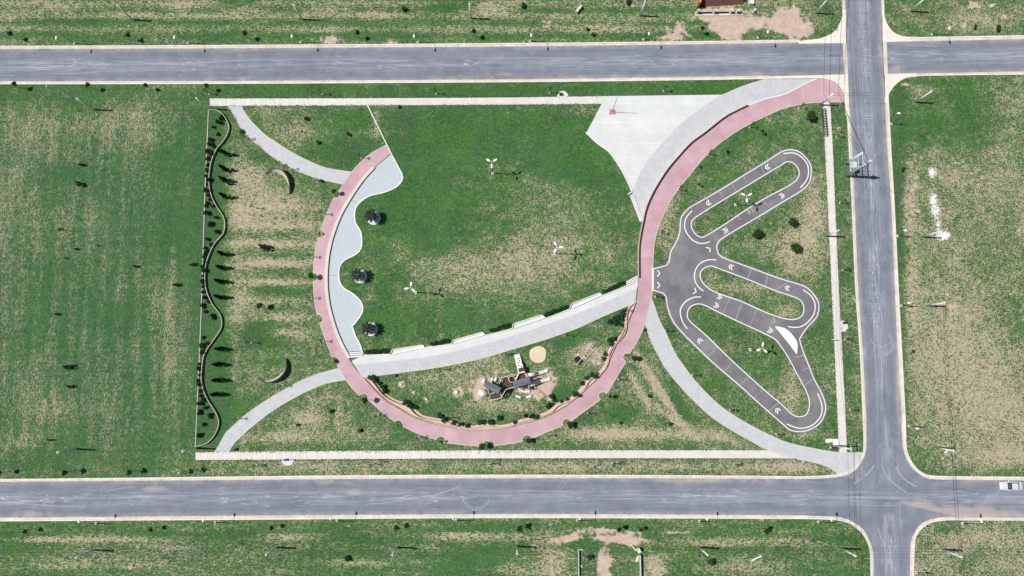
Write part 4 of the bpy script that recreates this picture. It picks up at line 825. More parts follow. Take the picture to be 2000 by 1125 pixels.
def make_ring():
    t = thing('park_lamp', 'x', 'park lamp', (0,0), 0, 'ring-headed park lamps')
    mb = MB(); mb.tube([(0,0,0),(0,0,2.75)], .075, 8, .055); build(mb, 'post', M['dark'], t, True)
    mb = MB(); mb.tube([(.25*math.cos(a), .25*math.sin(a), 2.78) for a in (2*PI*k/20 for k in range(20))], .065, 6, closed=True)
    for a in (0, 2*PI/3, 4*PI/3): mb.tube([(0,0,2.78),(.23*math.cos(a),.23*math.sin(a),2.78)], .018, 5)
    build(mb, 'ring_head', M['dark'], t, True)
    mb = MB(); mb.box((0,0,.07), (.30,.30,.14)); build(mb, 'plinth', M['kerb'], t)
    return t
ring0 = make_ring()
RINGS = [((409,184),'at the north-west corner of the sidewalk'),((630,184),'north of the sidewalk above the north-west path'),((852,183),'in the north verge above the middle of the lawn'),((1074,181),'left of the half-round pad on the north sidewalk'),((1296,178),'in the north verge above the plaza'),
 ((482,271),'on the upper bend of the north-west path'),((567,330),'on the lower bend of the north-west path near the shell wall'),((500,407),'alone in the west lawn beside a dark bush'),((706,309),'at the north tip of the pink walk'),((633,418.5),'on the pink walk below the north-west path'),((610,502),'on the west edge of the pink walk above the lone ball tree'),((609,582),'on the west edge of the pink walk below the lone ball tree'),((632,666),'on the pink walk beside the lower blue terrace'),
 ((491,669),'alone in the south-west lawn on dark grass'),((553,753),'on the upper edge of the south-west path'),((466,817),'low on the south-west path near the planted bed'),((738,810),'on the outer edge of the pink walk, south-west side'),((880,815),'among the shrubs at the bottom of the playground'),((863,722),'under the promenade left of the play castle'),((985,692),'beside the climbing ramp of the play castle'),((1105,655),'under the promenade above the swing'),
 ((1220,607),'by the end of the promenade and the pink walk'),((1208,741),'outside the pink walk right of the swing'),((1148,807),'outside the pink walk on its south-east curve'),((1015,812),'among the shrubs right of the play castle'),((1280,580),'just south of the kart track start line'),((1299,646),'beside the south-east path near the top'),((1352,733),'midway down the south-east path'),((1425,801),'beside the south-east path under the long kart straight'),((1516,848),'below the lowest kart bend'),
 ((1382,302),'outside the pink walk left of the upper kart loop'),((1325,371),'outside the pink walk level with the windmill light'),((1290,457),'between the pink walk and the kart yard'),((1464,249),'outside the pink walk right of the plaza'),((1560,212),'near the east end of the pink walk'),
 ((1634,267),'in the east verge beside the bicycle rack'),((1640,397),'in the east verge below the transformer'),((1646,528),'in the east verge level with the middle kart loop'),((1660,801),'in the east verge level with the lowest kart bend'),((1650,663),'in the east verge beside the slim pole'),
 ((502,908),'in the south verge left of the half-round pad'),((729,906),'second from the left in the south verge'),((960,905),'third from the left in the south verge'),((1196,905),'fourth from the left in the south verge'),((1434,906),'rightmost in the south verge'),((818,853),'just below the pink walk south-west notch'),((1070,850),'just below the pink walk south-east notch'),((1622,874),'beside the white utility boxes')]
for i, (p, lb) in enumerate(RINGS):
    o = ring0 if i == 0 else copy_tree(ring0); x, y = G(*p); o.location = (x, y, 0); o.rotation_euler[2] = random.random()*6; o['label'] = 'dark ring-headed lamp '+lb

def make_mast(angs, label, p, h):
    x, y = G(*p); t = thing('three_head_light', label, 'light mast', (x, y), 0, 'white three-headed light masts')
    mb = MB(); mb.tube([(0,0,0),(0,0,h)], .10, 10, .06); build(mb, 'mast', M['polem'], t, True)
    mb = MB(); mb.tube([(0,0,h-.05),(0,0,h+.12)], .12, 10); build(mb, 'hub', M['lampw'], t, True)
    mb = MB(); mb.box((0,0,.08), (.5,.5,.16)); build(mb, 'plinth', M['kerb'], t)
    for a in angs:
        ca, sa = math.cos(R(a)), math.sin(R(a))
        mb = MB(); mb.tube([(0,0,h), (.4*ca,.4*sa,h+.03)], .03, 6); ar = build(mb, 'arm', M['dark'], t)
        mb = MB(); mb.ell((.74*ca,.74*sa,h+.04), (.46,.21,.07), 14, 8, 0, R(a)); build(mb, 'lamp_head', M['lampw'], ar, True)
make_mast((150,30,-90), 'white three-headed light mast high in the middle of the central lawn', (962.5,338.5), 8.3)
make_mast((120,0,240), 'white three-headed light mast on the dry right part of the central lawn', (1084,495), 7.6)
make_mast((80,190,-40), 'white three-headed light mast low on the left of the central lawn', (812,571), 8.0)
make_mast((150,30,-90), 'white three-headed light mast inside the upper kart loop', (1436.5,400), 7.4)
make_mast((80,200,-40), 'white three-headed light mast inside the lower kart loop', (1465,683), 7.4)

def cable(label, pts, zs, r=.018, sag=.5, off=0.0, name='overhead_cable'):
    out = []
    for i in range(len(pts)-1):
        (x0, y0), (x1, y1) = pts[i], pts[i+1]; L = math.hypot(x1-x0, y1-y0); nx_, ny_ = -(y1-y0)/L*off, (x1-x0)/L*off
        n = max(6, int(L/3)); sg = min(sag, L*.02)
        for k in range(n+(i == len(pts)-2)):
            t = k/n; out.append((x0+(x1-x0)*t+nx_, y0+(y1-y0)*t+ny_, zs[i]*(1-t)+zs[i+1]*t-sg*4*t*(1-t)))
    mb = MB(); mb.tube(out, r, 5); return tag(build(mb, name, M['wire'], None, True), label, 'cable', 'overhead cables')
top = [PG[(260,39)],PG[(590,38)],PG[(920,36)],PG[(1250,31)],PG[(1593,26)],PG[(1778,22.5)]]
def ext(L, dx0, dx1): return [(L[0][0]+dx0[0], L[0][1]+dx0[1])]+L+[(L[-1][0]+dx1[0], L[-1][1]+dx1[1])]
for off, w in ((.24, 'upper'), (-.24, 'lower')):
    L = ext(top, (-32,0), (38,0)); cable(f'{w} black cable strung along the pole row above the top road', L, [6]*len(L), off=off)
    L = [PG[p] for p in ((184,1074),(540,1069),(776,1069),(1010,1067),(1366,1069),(1643,1071),(1841,1073))]; L = ext(L, (-30,0), (35,0))
    cable(f'{w} black cable strung along the pole row below the bottom road', L, [6]*len(L), off=off)
    L = [G(1628,870), G(1643,1071), G(1650,1300)]; cable(f'{"left" if off<0 else "right"} black cable running south over the bottom junction', L, [7.8,6,6], off=off*2.5, r=.025)
    L = [PG[(1802,463)],PG[(1811,597)],PG[(1827,874)],PG[(1841,1073)]]; L = L+[(L[-1][0]+2, L[-1][1]-34)]
    cable(f'{"left" if off<0 else "right"} black cable running south down the east field', L, [6]*len(L), off=off)
    L = ext([PG[(1602,205)],PG[(1787,200)]], (0,0), (40,0))[1:]; cable(f'{w} black cable crossing the avenue below the top junction', L, [6]*3, off=off)
    L = [G(1590,-200,0), G(1593,26), G(1650,321)]; L = [(G(1590,-100)[0]+2+off*6, G(1590,-100)[1]), (G(1602,205)[0]+off*5-.5, G(1602,205)[1]), (G(1650,321)[0]+.2, G(1650,321)[1]+.2)]
    cable(f'{"left" if off<0 else "right"} thick black cable coming from the north to the transformer', L, [7.5,6.6,8], off=off, r=.035)
    L = [G(1651,344), PG[(1612,461)], PG[(1620,664)], G(1628,870)]; cable(f'{"left" if off<0 else "right"} black cable from the transformer south along the east sidewalk', L, [8,6.2,4.2,7.6], off=off)
L = ext([PG[(184,214)],PG[(408,213)]], (-30,0), (0,0))[:-1]; cable('black cable across the north of the western field', L, [6]*3)
L = ext([PG[(149,877)],PG[(383,875)]], (-30,0), (0,0))[:-1]; cable('black cable across the south of the western field', L, [6]*3)
L = [PG[(1827,874)], (PG[(1827,874)][0]+40, PG[(1827,874)][1])]; cable('black cable heading east from the white-board pole', L, [6,6])
L = [G(1651,344), PG[(1802,463)]]; cable('black cable crossing the avenue from the transformer to the white spill', L, [8,6])

# transformer station on two poles
X0, Y0 = G(1649,321); X1, Y1 = G(1651,344)
t = thing('transformer_station', 'pale transformer station on two poles at the edge of the avenue', 'transformer station', (X0, Y0))
dx_, dy_ = X1-X0, Y1-Y0
def pl(f, z, ox=0): return (dx_*f+ox, dy_*f, z)
mb = MB(); mb.tube([pl(0,-.1), pl(0,8.2)], .26, 12, .18); build(mb, 'pole', M['trafo'], t, True)
mb = MB(); mb.tube([pl(1,-.1), pl(1,8.8), pl(1,9.3), pl(1,9.7), pl(1,10.4), pl(1,11.8)], .27, 12, .14); build(mb, 'pole', M['trafo'], t, True)
mb = MB(); mb.tube([pl(1,8.2), pl(1,9.5)], .16, 12, .42); mb.tube([pl(1,9.5), pl(1,9.8)], .42, 12, .42); mb.tube([pl(1,9.8), pl(1,11.8)], .42, 12, .07); build(mb, 'spindle_top', M['trafo'], t, True)
for nm_, z, w_ in (('platform', 2.7, .30), ('cross_beam', 4.0, .14), ('cross_beam', 6.1, .13), ('cross_beam', 8.0, .14)):
    mb = MB(); mb.bar(pl(-.12, z), pl(1.12, z), w_, .12)
    if nm_ == 'platform': mb.bar(pl(0, z, .55), pl(1, z, .55), w_, .12); mb.bar(pl(.25, z-.13, -.1), pl(.25, z-.13, .8), .12, .1); mb.bar(pl(.75, z-.13, -.1), pl(.75, z-.13, .8), .12, .1)
    b0 = build(mb, nm_, M['galv'], t)
    if nm_ == 'cross_beam' and z > 5:
        for f in (.2, .5, .8):
            mb = MB(); mb.tube([pl(f, z, -.28), pl(f, z, .28)], .045, 8); mb.tube([pl(f, z, .28), pl(f, z+.15, .28)], .06, 8); build(mb, 'insulator', M['glassy'], b0)
mb = MB(); mb.box(pl(.5, 3.45, .3), (.75, 1.15, 1.2))
tk = build(mb, 'transformer_tank', M['trafo'], t)
for xo in (.72, -.12):
    mb = MB(); mb.box((dx_*.5+xo, dy_*.5, 3.4), (.05, 1.0, .85))
    for k in range(8): mb.box((dx_*.5+xo, dy_*.5-.49+k*.14, 3.4), (.14, .03, .95))
    build(mb, 'cooling_fins', M['trafo'], tk)
for k in (-.35, 0, .35):
    mb = MB(); mb.tube([(dx_*.5+.3, dy_*.5+k, 4.05), (dx_*.5+.3, dy_*.5+k, 4.5)], .08, 8, .04); build(mb, 'bushing', M['playw'], tk)
mb = MB()
for k in (.3, 1.3): mb.box((dx_+.35, dy_+.05, k+1.2), (.35, .3, .7))
build(mb, 'meter_box', M['trafo'], t)
mb = MB()
for f, z in ((-.35, 6.4), (-.1, 6.4), (.7, 5.6)): mb.tube([(dx_*f-.1, dy_*f, z), (dx_*f-2.4, dy_*f, z-.5)], .025, 5)
build(mb, 'side_bracket', M['galv'], t)

# ------------------------------------------------------------------ plants
def leaves(n, fn, size, mat, name, flat=.5):
    mb = MB(); vs = []; fs = []
    for i in range(n):
        c = Vector(fn()); a = Vector((random.gauss(0,1), random.gauss(0,1), random.gauss(0,flat))).normalized()
        b_ = a.cross(Vector((random.gauss(0,1), random.gauss(0,1), random.gauss(0,1)))).normalized(); s_ = size*random.uniform(.6, 1.3)
        a *= s_; b_ *= s_*.55; o = len(vs); vs += [c-a, c+b_, c+a, c-b_]; fs.append((o, o+1, o+2, o+3))
    mb.add(vs, fs); return mb.mesh(name, M[mat])
def lump_fn(lumps, shell_=.55):
    def f():
        c, r = random.choice(lumps); v = Vector((random.gauss(0,1), random.gauss(0,1), random.gauss(0,1))).normalized()*random.uniform(shell_, 1)
        return (c[0]+v.x*r[0], c[1]+v.y*r[1], max(.03, c[2]+v.z*r[2]))
    return f
def trunk_mesh(h, r, limbs=4, spread=.5, lh=.5):
    mb = MB(); mb.tube([(0,0,-.05),(.03,0,h*.5),(0,.02,h)], r, 7, r*.45)
    for k in range(limbs):
        a = 2*PI*k/limbs+random.random(); z0 = h*(lh+.1*random.random())
        mb.tube([(0,0,z0),(spread*.5*math.cos(a), spread*.5*math.sin(a), z0+h*.15),(spread*math.cos(a), spread*math.sin(a), h*(.85+.2*random.random()))], r*.45, 5, r*.15)
    return mb.mesh('trunk', M['bark'], True)
def lumps_round(c, R_, n, r):
    out = []
    for k in range(n):
        v = Vector((random.gauss(0,1), random.gauss(0,1), random.gauss(0,1))).normalized()*R_*random.uniform(.3, .85)
        rr_ = r*random.uniform(.7, 1.2); out.append(((c[0]+v.x, c[1]+v.y, c[2]+v.z*.75), (rr_, rr_, rr_*.8)))
    return out
V3 = range(3); KIND = {}
def conl():
    out = []
    for k in range(26):
        z = .25+k*.125; r_ = .36*(1-(k/29)**1.6)+.05; a = random.random()*6.3; o = r_*.55
        out.append(((o*math.cos(a), o*math.sin(a), z), (r_*.75, r_*.75, .16)))
    return out
KIND['cypress'] = [(leaves(1500, lump_fn(conl(), .2), .085, 'conif', 'crown', 1.4), trunk_mesh(3.0, .06, 0)) for _ in V3]
KIND['shrub'] = [(leaves(420, lump_fn(lumps_round((0,0,.30), .26, 7, .20), .3), .07, 'shrub', 'crown'), trunk_mesh(.35, .03, 3, .2)) for _ in V3]
KIND['bush'] = [(leaves(560, lump_fn(lumps_round((0,0,.40), .52, 9, .23), .3), .085, 'hedge', 'crown'), trunk_mesh(.5, .04, 4, .3)) for _ in V3]
KIND['sapling'] = [(leaves(420, lump_fn(lumps_round((0,0,2.05), .34, 8, .26), .2), .085, 'sap', 'crown'), trunk_mesh(2.0, .035, 4, .3, .6)) for _ in V3]
KIND['tree'] = [(leaves(1500, lump_fn(lumps_round((0,0,2.0), .62, 14, .38), .35), .10, 'tree', 'crown'), trunk_mesh(2.0, .07, 5, .5)) for _ in V3]
KIND['ball'] = [(leaves(1300, lump_fn(lumps_round((0,0,1.95), .34, 12, .30), .3), .08, 'tree', 'crown'), trunk_mesh(1.9, .06, 5, .3)) for _ in V3]
KIND['low'] = [(leaves(650, lump_fn([((random.uniform(-.65,.65), random.uniform(-.3,.3), .5+random.random()*.5), (.26,.20,.25)) for _k in range(10)], .2), .09, 'sap', 'crown'), trunk_mesh(.9, .04, 4, .5)) for _ in V3]
def twigs():
    mb = MB()
    for k in range(150):
        a = random.random()*6.283; e = random.uniform(.15, 1.3); L = random.uniform(.7, 1.35); c = Vector((0,0,1.6))
        d_ = Vector((math.cos(a)*math.cos(e), math.sin(a)*math.cos(e), math.sin(e))); p = c+d_*L*.35; q_ = c+d_*L
        q_ += Vector((random.uniform(-.2,.2), random.uniform(-.2,.2), random.uniform(-.1,.1))); mb.tube([p, (p+q_)/2+Vector((.05,.05,0)), q_], .018, 3, .008)
    return mb
def bare():
    def fn():
        v = Vector((random.gauss(0,1), random.gauss(0,1), random.gauss(0,1))).normalized()*random.uniform(.45, 1)
        if random.random() < .6:
            a = round(math.atan2(v.y, v.x)/.7)*.7; rr_ = math.hypot(v.x, v.y); v.x, v.y = rr_*math.cos(a)+random.gauss(0,.07), rr_*math.sin(a)+random.gauss(0,.07)
        return (v.x*1.36, v.y*1.36, 2.45+v.z*1.0)
    mb = MB(); me_ = leaves(2600, fn, .10, 'twig', 'crown', .6); return me_
KIND['bare'] = [(bare(), trunk_mesh(2.6, .08, 9, .95, .4)) for _ in V3]
def plant(kind, name, label, cat_, p, s_=1.0, sz=None, group=None, rz=None):
    x, y = G(*p); t = thing(name, label, cat_, (x, y), random.random()*6.28 if rz is None else rz, group); t.scale = (s_, s_, (sz or 1)*s_)
    c, tr = random.choice(KIND[kind]); s_ *= 1.0 if kind in ('cypress', 'bare') else 1.15; t.scale = (s_, s_, (sz or 1)*s_); part('crown', c, t); part('trunk', tr, t); return t
# cypress rows
CY = [(445,303),(443,333),(442,354),(442,386),(439,497),(436,524),(434,551),(434,581),(434,682),(430,712),(430,742),(427,770)]
for i, p in enumerate(CY): plant('cypress', 'cypress_tree', f'dark slender cypress, {ordn(i)} from the north in the column beside the wavy wall', 'cypress', p, random.uniform(1.12, 1.28), group='cypresses beside the wavy wall')
plant('cypress', 'cypress_tree', 'shorter dark cypress crowded beside the northernmost cypress', 'cypress', (431,297), .6)
plant('cypress', 'cypress_tree', 'dark cypress leaning close to the third cypress', 'cypress', (450,360), .6)
SH = [(x/5.357+380, y/5.357+190) for x, y in [(290,220),(262,265),(205,318),(250,390),(178,445),(168,498),(222,525),(155,568),(195,600),(158,650),(143,712),(150,770),(128,830),(160,865),(140,918),(135,980),(150,1025),(178,1065),(145,1110)]]
SH += [(x/5.11+370, y/5.11+400) for x, y in [(190,85),(275,130),(215,195),(290,272),(185,348),(232,400),(170,437),(178,470),(158,512),(163,565),(150,612),(158,665),(155,715),(148,770),(150,820),(155,870),(165,930),(200,970),(145,1010),(165,1070),(245,1110),(170,12),(240,12)]]
SH += [(x/4.17+370, y/4.17+620) for x, y in [(205,5),(120,165),(105,230),(150,210),(118,285),(92,380),(92,418),(100,465),(90,512),(90,550),(100,600),(100,640),(125,668),(95,702),(138,733),(88,772),(178,800),(120,872),(92,962)]]
SH.sort(key=lambda p: p[1])
for i, p in enumerate(SH): plant('shrub', 'bed_shrub', f'dark round shrub, {ordn(i)} from the north in the wavy planted bed', 'shrub', (p[0]-.5, p[1]), random.uniform(1.0, 1.7), random.uniform(.9, 1.3), 'shrubs in the wavy planted bed')
def row(kind, name, cat_, pts, txt, s0, s1, group, sz=None):
    for i, p in enumerate(pts): plant(kind, name, f'{txt[0]} {ordn(i)} {txt[1]}', cat_, p, random.uniform(s0, s1), sz, group)
row('sapling', 'young_tree', 'young tree', [(36,77),(262,79),(487,76),(703,75),(927,73),(1147,68),(1367,66)], ('thin young street tree,', 'from the left on the north verge of the top road'), 1.0, 1.25, 'young street trees')
row('sapling', 'young_tree', 'young tree', [(44,173),(185,175),(295,175),(413,176)], ('thin young street tree,', 'from the left on the south verge of the top road'), 1.0, 1.25, 'young street trees')
row('sapling', 'young_tree', 'young tree', [(17,921),(144,919),(266,919),(384,917)], ('thin young street tree,', 'from the left on the north verge of the bottom road'), 1.05, 1.35, 'young street trees')
row('sapling', 'young_tree', 'young tree', [(65,1033),(306,1030),(538,1026),(779,1026),(1015,1027),(1206,1029),(1248,1030),(1489,1032)], ('thin young street tree,', 'from the left on the south verge of the bottom road'), .95, 1.3, 'young street trees')
for p, s_, lb in [((790,20),1.2,'in the verge above the second and third top poles'),((1022,13),1.25,'right of the third pole above the top road'),((1227,6),1.2,'left of the brick building'),((680,1090),1.3,'below the bottom road near the third pole'),((1152,1088),1.3,'inside the unfinished plot by the left wall'),((1903,54),.9,'left of the two in the north-east verge'),((1947,57),1.3,'right of the two in the north-east verge'),((1782,687),.7,'small, on the east edge of the avenue'),((1762,332),.9,'at the east kerb facing the transformer')]:
    plant('bush', 'dark_bush', 'dark bush '+lb, 'bush', p, s_)
plant('bush', 'agave_plant', 'dark spiky plant right of the unfinished plot walls', 'plant', (1388,1096), 1.5)
for i, p in enumerate([(162,323),(157,361),(120,448),(152,487),(268,521),(380,517),(348,557),(115,614),(140,717),(142,755),(100,859),(130,505),(193,480)]):
    plant('low', 'field_weed', f'dark scrubby weed clump, {ordn(i)} counted down the western field', 'weed', p, [.7,1.0,.5,.55,.6,.7,.75,.55,1.05,.75,.6,.35,.35][i], None, 'weed clumps in the western field', rz=random.uniform(-.3,.3))
for p, k, s_, lb in [((656,379),'ball',1.0,'in the notch below the north-west path'),((613,541),'ball',1.0,'in the west notch of the pink walk'),((942,869),'ball',1.2,'in the bottom notch of the pink walk'),((1236,700),'ball',1.05,'in the south-east notch beside the swing'),((515,599),'ball',1.1,'standing in the middle of the west lawn'),
   ((626,457),'sapling',.5,'in the second notch from the north'),((718,781),'sapling',1.35,'in the notch left of the playground'),((657,706),'low',.6,'in the notch beside the promenade start'),((1113,830),'tree',.85,'in the notch right of the bottom notch tree'),((1190,774),'sapling',.8,'in the notch between swing and bottom'),((864,862),'sapling',.6,'in the notch left of the bottom notch tree'),((779,830),'sapling',.45,'in the notch at the south-west curve'),((1032,859),'tree',.7,'in the notch just right of the bottom tree'),
   ((1575,233),'tree',1.1,'near the bicycle rack'),((1541,438),'tree',1.0,'between the kart loops, upper right'),((1471,461),'tree',1.15,'between the kart loops, left'),((1544,487),'tree',1.15,'between the kart loops, lower right'),((1484,262),'sapling',.8,'thin, below the pink walk'),((1420,299),'low',.6,'low, beside the pink walk lamp'),((1362,364),'sapling',.7,'thin, left of the upper kart straight'),((1367,327),'bush',.6,'squat, beside the pink walk')]:
    plant(k, 'park_tree', 'small green tree '+lb, 'tree', p, s_)
for i, (p, s_) in enumerate([((600,233),.9),((681,263),.9),((623,279),.9),((780,210),.7),((628,354),.8),((590,257),.4),((474,258),.9)]): plant('bush', 'lawn_bush', f'dark bush in the north-west lawns, {ordn(i)} as listed from the path top' if False else ['dark bush in the lawn above the north-west path','dark bush above the pink walk north tip','dark bush on the right edge of the north-west path lawn','dark bush under the north sidewalk beside the white kerb','dark bush under the north-west path near the ball tree','tiny dark bush in the lawn above the north-west path','dark bush on the inner bend of the north-west path'][i], 'bush', p, s_)
for i, (p, s_) in enumerate([((648,803),1.0),((582,830),.7),((704,841),.9),((1212,826),.8),((1309,828),.9),((1268,774),.9),((1203,775),.7),((1259,645),.7),((774,734),.6),((462,878),.7),((1630,843),.4),((1466,530),.01),((730,720),.01)]):
    if s_ > .1: plant('bush', 'lawn_bush', ['dark bush under the south-west path','small dark bush in the striped south-west lawn','dark bush outside the pink walk in the south-west','dark bush in the lawn under the pink walk south-east curve','dark bush left of the south-east path on dry ground','dark bush between the pink walk and the south-east path','small bush beside the south-east notch','round bush where the south-east path leaves the pink walk','small bush under the promenade start','small bush on the south sidewalk corner by the path','tiny bush beside the east sidewalk end'][i], 'bush', p, s_)
t = plant('low', 'sparse_shrub', 'sparse reddish shrub sprawling on the dry west lawn', 'shrub', (521,485), 1.3, None, None, -.3)
# trees in white gravel rings
for i, (p, lb) in enumerate([((730,426),'north'),((703.5,540),'middle'),((724,642.7),'south')]):
    x, y = G(*p); t = thing('gravel_ring', f'white gravel tree ring on the lawn, {lb} of three beside the blue terrace', 'tree ring', (x, y), 0, 'white gravel tree rings')
    mb = MB(); mb.poly([[(1.28*math.cos(a), 1.28*math.sin(a)) for a in (2*PI*k/40 for k in range(40))]], -.02, .035); build(mb, 'gravel_bed', M['gravel'], t, fix=False)
    mb = MB(); mb.wall([(1.3*math.cos(a), 1.3*math.sin(a)) for a in (2*PI*k/40 for k in range(40))], .1, -.02, .08, True); build(mb, 'ring_edge', M['whitewall'], t)
    plant('bare', 'grey_tree', f'thin grey-leaved tree in a white gravel ring, {lb} of three', 'tree', (p[0]-.5, p[1]), 1.0, None, 'grey-leaved trees in gravel rings')
# hedges behind the promenade walls
for i, (a, b_) in enumerate([((716,688),(760,685.5)),((842,672),(878,666)),((958,646),(998,635)),((1064,616),(1110,598)),((1178,571),(1220,553))]):
    (x0, y0), (x1, y1) = G(*a), G(*b_); t = thing('hedge', f'dark clipped hedge behind the promenade, {ordn(i)} from the west', 'hedge', (x0, y0), math.atan2(y1-y0, x1-x0), 'hedges along the promenade')
    L = math.hypot(x1-x0, y1-y0); lum = [((k*.24, random.uniform(-.15,.25), .42), (.30*random.uniform(.8,1.2), .42, .34)) for k in range(int(L/.24)+1)]
    part('foliage', leaves(int(L*520), lump_fn(lum, .45), .08, 'hedge', 'foliage'), t)
    mb = MB()
    for k in range(int(L/.5)): mb.tube([(k*.5+.2, 0, 0), (k*.5+.25, .03, .4)], .025, 5)
    mb.tube([(.1,0,.015),(L-.2,0,.015)], .03, 5); build(mb, 'stems', M['bark'], t)
PS = [(500+x/4, 562+y/4) for x, y in [(905,700),(938,722),(965,745),(992,775),(1005,805),(1165,895),(1205,915),(1240,935),(1440,1000),(1480,1030),(1540,1055),(1600,1065),(1650,1075),(1760,1050),(1830,1050),(1900,1015)]]
PS += [(1000+x/4, 562+y/4) for x, y in [(20,1050),(105,1000),(150,1005),(195,1010),(290,920),(330,880),(385,885),(430,870),(310,850),(545,745),(580,705),(620,680),(650,690),(715,555),(725,520),(760,410),(795,400),(775,440),(760,265),(805,275),(845,285),(875,180),(850,215),(820,245),(860,250),(800,240),(520,840),(490,830)]]
for i, p in enumerate(PS): plant('bush', 'border_bush', f'dark leafy bush, {ordn(i)} counted eastward round the playground border', 'bush', (p[0], p[1]), random.uniform(.8, 1.35), None, 'bushes round the playground border')

for L in (nw_l, nw_r, sw_l, sw_r, se_l, se_r, outer, TO, IA, IB, IC, p_bot, E_l, E_r, [(410,192.5),(1176,188)], [(410,207),(1176,203)], [(382,883.5),(1500,879.3)], [(382,898.5),(1555,895.5)], [(718,206),(764,300)]+b_r): EDGES.append(Gs(L))
vs = []; fs = []
for L in EDGES:
    for a, b_ in zip(L, L[1:]):
        ln = math.dist(a, b_)
        if ln < 1e-6: continue
        tx, ty = (b_[0]-a[0])/ln, (b_[1]-a[1])/ln
        for k in range(np.random.default_rng(len(vs)+1).poisson(ln*4.0)):
            f = random.random(); o_ = random.gauss(0, .09); x = a[0]+tx*ln*f-ty*o_; y = a[1]+ty*ln*f+tx*o_; r_ = random.uniform(.05, .13)
            for q_ in range(3):
                an = random.random()*6.283; cx_, cy_ = r_*math.cos(an), r_*math.sin(an); o = len(vs); h = random.uniform(.04, .12)
                vs += [(x, y, .0), (x+cx_*.5-cy_*.4, y+cy_*.5+cx_*.4, h+.09), (x+cx_, y+cy_, h+.06), (x+cx_*.5+cy_*.4, y+cy_*.5-cx_*.4, h+.09)]; fs.append((o, o+1, o+2, o+3))
mb = MB(); mb.v = vs; mb.f = fs; o = build(mb, 'edge_grass', M['tuft'], fix=False); o['kind'] = 'stuff'; o['label'] = 'short grass creeping over the edges of kerbs and paths'; o['category'] = 'grass'
# ------------------------------------------------------------------ small furniture
x, y = G(1195,219); t = thing('flagpole', 'tall thin flagpole on a red brick square in the plaza', 'flagpole', (x, y))
mb = MB(); mb.box((0,0,.15), (1.1,1.0,.3)); build(mb, 'brick_plinth', M['brickred'], t)
mb = MB(); mb.tube([(0,0,.3),(0,0,8.5)], .06, 8, .035); mb.ell((0,0,8.55), (.08,.08,.08)); build(mb, 'pole', M['polem'], t, True)
t = thing('bicycle_rack', 'long dark bicycle rack beside the top of the east sidewalk', 'bicycle rack', (0,0,0))
a, b_ = Vector(G(1608,215)), Vector(G(1612.5,266)); dr = (b_-a).normalized(); pr = Vector((-dr.y, dr.x))
mb = MB()
for o_ in (-.3, .3): mb.bar((*(a+pr*o_), .05), (*(b_+pr*o_), .05), .06, .05)
build(mb, 'base_rail', M['dark'], t)
for k in range(17):
    c = a.lerp(b_, k/16); mb = MB()
    mb.tube([(*(c-pr*.28), .05), (*(c-pr*.28), .75), (*(c-pr*.2), .85), (*(c+pr*.2), .85), (*(c+pr*.28), .75), (*(c+pr*.28), .05)], .065, 6); build(mb, 'hoop', M['dark'], t, True)
def pad(p, label, a0, bench_off, rz, blabel):
    x, y = G(*p); mb = MB(); mb.poly([[(x+1.05*math.cos(a), y+1.05*math.sin(a)) for a in (2*PI*k/36 for k in range(36))]], -.02, .045); struct('round_pad', mb, M['plaza'], fix=False)
    mb = MB(); mb.wall([(x+1.05*math.cos(R(a0)+PI*k/18), y+1.05*math.sin(R(a0)+PI*k/18)) for k in range(19)], .1, 0, .06); struct('pad_edging', mb, M['kerb'])
    t = thing('park_bench', blabel, 'bench', (x+bench_off[0], y+bench_off[1], .04), rz, 'dark benches on round pads')
    mb = MB(); mb.box((0,0,.42), (.72,.36,.05)); build(mb, 'seat', M['dark'], t)
    mb = MB(); mb.box((0,.2,.62), (.72,.05,.3)); build(mb, 'backrest', M['dark'], t)
    for s_ in (-.3, .3): mb = MB(); mb.box((s_,0,.2), (.06,.34,.4)); build(mb, 'leg', M['dark'], t)
pad((1099,188),'',0,(-.35,.25),0,'short dark bench on the round pad by the north sidewalk'); pad((562,898),'',180,(-.3,.0),0,'short dark bench on the round pad by the south sidewalk'); pad((1645,637),'',-90,(.45,.6),0,'short dark bench on the round pad by the east sidewalk')
mb = MB(); 
x, y = G(1616,861); t = thing('utility_box', 'small low white utility box, left of two by the east sidewalk end', 'utility box', (x, y)); mb.box((0,0,.1), (.72,.72,.2), 0, .94); build(mb, 'body', M['whitewall'], t); mb = MB(); mb.box((0,0,.215), (.6,.6,.03)); build(mb, 'lid', M['lampw'], t)
x, y = G(1630.5,863.5); t = thing('utility_cabinet', 'larger white utility cabinet, right of two by the east sidewalk end', 'utility cabinet', (x, y)); mb = MB(); mb.box((0,0,.28), (.85,1.25,.56)); build(mb, 'body', M['whitewall'], t); mb = MB(); mb.box((0,0,.58), (.92,1.32,.05)); build(mb, 'lid', M['lampw'], t)
mb = MB(); x, y = G(1622.5,860); mb.box((x,y,.02), (.55,.7,.07)); struct('concrete_slab', mb, M['walk_warm'])
x, y = G(1624.5,53.5); t = thing('street_sign', 'street sign on a short post at the north-west corner of the top junction', 'street sign', (x, y))
mb = MB(); mb.tube([(0,0,0),(0,0,2.0)], .04, 8); build(mb, 'post', M['galv'], t, True); mb = MB(); mb.box((0,-.15,1.85), (.03,1.1,.28)); build(mb, 'sign_plate', M['dark'], t); mb = MB(); mb.box((0.25,0,1.55), (.8,.03,.26)); build(mb, 'sign_plate', M['dark'], t)
